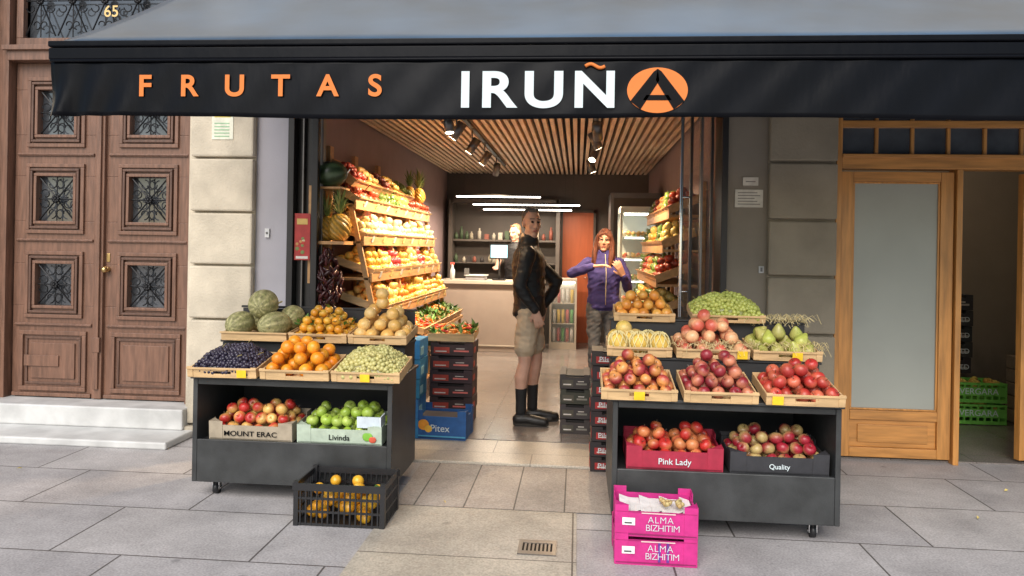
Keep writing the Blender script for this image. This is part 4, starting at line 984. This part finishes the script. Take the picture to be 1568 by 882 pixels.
        dg=bpy.context.evaluated_depsgraph_get(); ev=o.evaluated_get(dg); m2=bpy.data.meshes.new_from_object(ev); bpy.data.objects.remove(o)
        nf=len(m2.polygons); fc=np.empty(nf*3); m2.polygons.foreach_get('center',fc); fc=fc.reshape(-1,3)
        labs=[];D=[]
        for q in s.p:
            labs.append(q[1])
            if q[0]=='c': D.append(seg(fc,q[2],q[3],q[4],q[5]))
            elif q[0]=='e':
                L_=(fc-np.array(q[2]))@q[4]; r=np.array(q[3]); qq=np.linalg.norm(L_/r,axis=1); g_=np.linalg.norm(L_/(r*r),axis=1)+1e-6; D.append(qq*(qq-1)/g_)
            else:
                Z=[r[0] for r in q[2]]; A=np.array(q[2]); z=np.clip(fc[:,2],min(Z),max(Z)); od=np.argsort(A[:,0]); A=A[od]
                cx,cy,rx,ry=[np.interp(z,A[:,0],A[:,i]) for i in (1,2,3,4)]
                qq=np.sqrt(((fc[:,0]-cx)/rx)**2+((fc[:,1]-cy)/ry)**2); D.append((qq-1)*np.minimum(rx,ry)+np.abs(fc[:,2]-z))
        D=np.array(D); keys=list(mats.keys()); idx=np.array([keys.index(l) for l in labs])[np.argmin(D,axis=0)]
        # cloth folds: displace garment vertices along their normals with stretched noise
        nv=len(m2.vertices); co=np.empty(nv*3); m2.vertices.foreach_get('co',co); co=co.reshape(-1,3); no=np.empty(nv*3); m2.vertices.foreach_get('normal',no); no=no.reshape(-1,3)
        cl=np.zeros(nv,bool); garm=[i for i,k in enumerate(keys) if k in('jacket','purple','shorts','jeans')]
        for p in m2.polygons:
            if idx[p.index] in garm:
                for vi in p.vertices: cl[vi]=True
        for i in np.nonzero(cl)[0]:
            x,y,z=co[i]; f_=.011*mnoise.noise(Vector((x*7+3,y*7,z*15+x*6)))+.006*mnoise.noise(Vector((x*16,y*16,z*32-x*12)))
            co[i]+=no[i]*f_
        m2.vertices.foreach_set('co',co.ravel())
        m2.materials.clear()
        for k in keys: m2.materials.append(M[mats[k]])
        m2.polygons.foreach_set('material_index',idx.astype(np.int32)); m2.polygons.foreach_set('use_smooth',[True]*nf)
        m2.transform(W); m2.update(); m2.name=name
        e=empty(name,tuple(W.translation)); o=bpy.data.objects.new('body',m2); col.objects.link(o); attach(o,e)
        if extra: 
            eb,mm=extra; eb.v=[tuple(W@Vector(v)) for v in eb.v]; eb.obj('accessories',mm,e)
        return e
# man
f=Fig()
for q in (-1,1):
    fy=.03 if q<0 else -.06
    f.chain('shorts',[(q*.082,0,.94,.105),(q*.092,fy*.4,.80,.098),(q*.10,fy*.8,.655,.095)])
    f.chain('skin',[(q*.10,fy*.8,.66,.064),(q*.10,fy-.005,.52,.054),(q*.10,fy+.020,.40,.060),(q*.10,fy+.024,.28,.044),(q*.10,fy+.022,.12,.036)])
    f.chain('sock',[(q*.10,fy+.022,.30,.050),(q*.10,fy+.022,.20,.045),(q*.10,fy+.022,.12,.045)])
    f.chain('shoe',[(q*.10,fy+.050,.055,.044),(q*.105,fy-.03,.060,.044),(q*.112,fy-.12,.045,.042),(q*.115,fy-.175,.038,.036)])
    f.chain('sole',[(q*.10,fy+.06,.020,.028),(q*.112,fy-.12,.020,.030),(q*.115,fy-.19,.020,.024)])
    f.chain('sole',[(q*.085,fy+.055,.020,.026),(q*.09,fy-.13,.020,.026)])
f.ell('shorts',(0,0,.95),(.165,.125,.12))
f.loft('jacket',[(.905,0,0,.172,.130),(.925,0,0,.182,.140),(1.05,0,0,.176,.132),(1.18,0,.005,.185,.134),(1.32,0,.012,.205,.142),(1.42,0,.015,.200,.126),(1.48,0,.018,.155,.098),(1.525,0,.015,.088,.080),(1.575,0,.008,.070,.072)])
f.chain('jacket',[(-.190,.015,1.430,.072),(-.235,.045,1.30,.062),(-.255,.075,1.17,.056),(-.248,.015,1.07,.050),(-.232,-.05,.985,.043)])
f.hand((-.230,-.058,.965),(.1,-.30,-.95),(1,0,0),.5,-1)
f.chain('jacket',[(.190,.015,1.430,.072),(.235,-.10,1.31,.062),(.250,-.225,1.19,.056),(.220,-.19,1.09,.050),(.190,-.13,1.0,.043)])
f.hand((.185,-.12,.985),(-.1,.25,-.95),(-1,0,0),.5,1)
f.chain('skin',[(0,.01,1.50,.060),(0,-.008,1.62,.056)])
TH=Matrix.Translation((0,-.010,1.685))@Matrix.Rotation(R(-66),4,'Z')@Matrix.Rotation(R(2),4,'X')@Matrix.Scale(.97,4)
f.head(TH,'short')
MAN=TM(-.40,6.34,.024,92)
f.build('man_in_black_jacket',MAN,{'skin':'skin','shorts':'shorts','sock':'sock','shoe':'shoe','sole':'sole','jacket':'jacket','lip':'lip','eye':'eye','brow':'hair_g','hair':'hair_g'},.0055)
# woman
f=Fig()
for q in (-1,1):
    f.chain('jeans',[(q*.078,0,.90,.100),(q*.088,0,.75,.084),(q*.09,-.01,.48,.060),(q*.09,.01,.36,.058),(q*.09,.015,.10,.044)])
    f.chain('shoe',[(q*.09,.04,.045,.04),(q*.095,-.08,.04,.04),(q*.10,-.14,.032,.03)])
f.ell('jeans',(0,0,.90),(.155,.11,.12))
f.loft('purple',[(.88,0,0,.170,.126),(.90,0,0,.176,.130),(1.02,0,0,.160,.118),(1.14,0,-.01,.166,.126),(1.25,0,-.01,.174,.128),(1.34,0,.01,.168,.104),(1.40,0,.012,.126,.086),(1.435,0,.01,.078,.074),(1.465,0,.005,.062,.062)])
f.chain('purple',[(-.160,.01,1.340,.062),(-.25,-.04,1.27,.054),(-.345,-.10,1.235,.049),(-.25,-.19,1.27,.043),(-.165,-.25,1.305,.036)])
f.hand((-.14,-.258,1.31),(1,-.35,.15),(0,0,-1),.35,1)
f.chain('purple',[(.160,.01,1.340,.062),(.225,-.02,1.20,.055),(.235,-.07,1.09,.050),(.20,-.17,1.15,.043),(.155,-.23,1.21,.036)])
f.hand((.145,-.25,1.235),(-.45,-.35,.75),(-.3,.8,.2),.35,1)
f.chain('skin',[(0,.01,1.40,.050),(0,-.008,1.51,.047)])
TH=Matrix.Translation((0,-.015,1.565))@Matrix.Rotation(R(-14),4,'Z')@Matrix.Rotation(R(4),4,'Y')@Matrix.Scale(.90,4)
f.head(TH,'long')
eb=MB()
for q in (-1,1):
    eb.tube([tuple(TH@Vector((q*.032+.022*math.cos(a),-.102,.014+.016*math.sin(a)))) for a in np.linspace(0,6.283,13)],.0014,5)
    eb.tube([tuple(TH@Vector((q*.054,-.100,.018))),tuple(TH@Vector((q*.085,-.02,.016)))],.0014,5)
eb.tube([(0,-.137,.92),(0,-.131,1.02),(0,-.142,1.14),(0,-.142,1.25),(0,-.105,1.34),(0,-.078,1.43)],.004,6,1)
f.build('woman_in_purple_jacket',TM(.27,7.75,.024,8),{'skin':'skin','jeans':'jeans','shoe':'shoe','purple':'purple','lip':'lip','eye':'eye','brow':'hair_r','hair':'hair_r'},.0055,extra=(eb,['bplastic','zip']))
# shop assistant behind the counter
f=Fig()
for q in (-1,1):
    f.chain('jacket',[(q*.08,0,.92,.10),(q*.09,0,.5,.06),(q*.09,0,.1,.045)]); f.chain('shoe',[(q*.09,.03,.045,.04),(q*.095,-.12,.035,.035)])
    f.chain('jacket',[(q*.165,.01,1.40,.062),(q*.23,-.02,1.25,.052)]); f.chain('skin',[(q*.23,-.02,1.25,.042),(q*.24,-.06,1.15,.040),(q*.20,-.22,1.13,.030)]); f.hand((q*.20,-.23,1.13),(-q*.2,-1,-.1),(0,0,-1),.3,q)
f.loft('jacket',[(.85,0,0,.165,.12),(1.05,0,0,.150,.11),(1.22,0,0,.170,.12),(1.38,0,.01,.165,.10),(1.44,0,.01,.10,.08),(1.48,0,.01,.06,.06)])
f.chain('skin',[(0,.01,1.44,.05),(0,-.01,1.55,.047)])
TH=Matrix.Translation((0,-.03,1.615))@Matrix.Rotation(R(-25),4,'Z')@Matrix.Rotation(R(12),4,'X')@Matrix.Scale(.92,4); f.head(TH,'short')
f.build('shop_assistant',TM(-.95,11.45,.024,-10)@Matrix.Scale(1.06,4),{'skin':'skin','shoe':'shoe','jacket':'jacket','lip':'lip','eye':'eye','brow':'hair_b','hair':'hair_b'},.008)

# ------------------------------------------------------------------ light & camera
w=bpy.data.worlds.new('World'); scene.world=w; w.use_nodes=True; nt=w.node_tree; bg=nt.nodes['Background']
AZ_=R(190); EL_=R(40)
sky=nt.nodes.new('ShaderNodeTexSky'); sky.sky_type='NISHITA'; sky.sun_disc=False; sky.sun_elevation=EL_; sky.sun_rotation=AZ_; sky.air_density=1.2; sky.dust_density=1.0
nt.links.new(sky.outputs[0],bg.inputs[0]); bg.inputs[1].default_value=.15
L=bpy.data.lights.new('sun','SUN'); L.energy=3.9; L.angle=R(50); L.color=(1,.93,.84)
o=bpy.data.objects.new('sun',L); col.objects.link(o)
d=Vector((math.sin(AZ_)*math.cos(EL_),math.cos(AZ_)*math.cos(EL_),math.sin(EL_)))
o.rotation_euler=(-d).to_track_quat('-Z','Y').to_euler(); o.location=(0,-5,8)
cam=bpy.data.cameras.new('camera'); cam.lens=26.4; cam.sensor_width=36; cam.clip_end=300; cam.shift_y=-61/1568
o=bpy.data.objects.new('camera',cam); col.objects.link(o)
o.matrix_world=Matrix.Translation((0,0,1.5))@Matrix.Rotation(R(5),4,'Z')@Matrix.Rotation(R(90),4,'X')@Matrix.Rotation(R(1.0),4,'Z')
scene.camera=o
scene.view_settings.view_transform='Standard'; scene.view_settings.look='None'; scene.view_settings.exposure=0
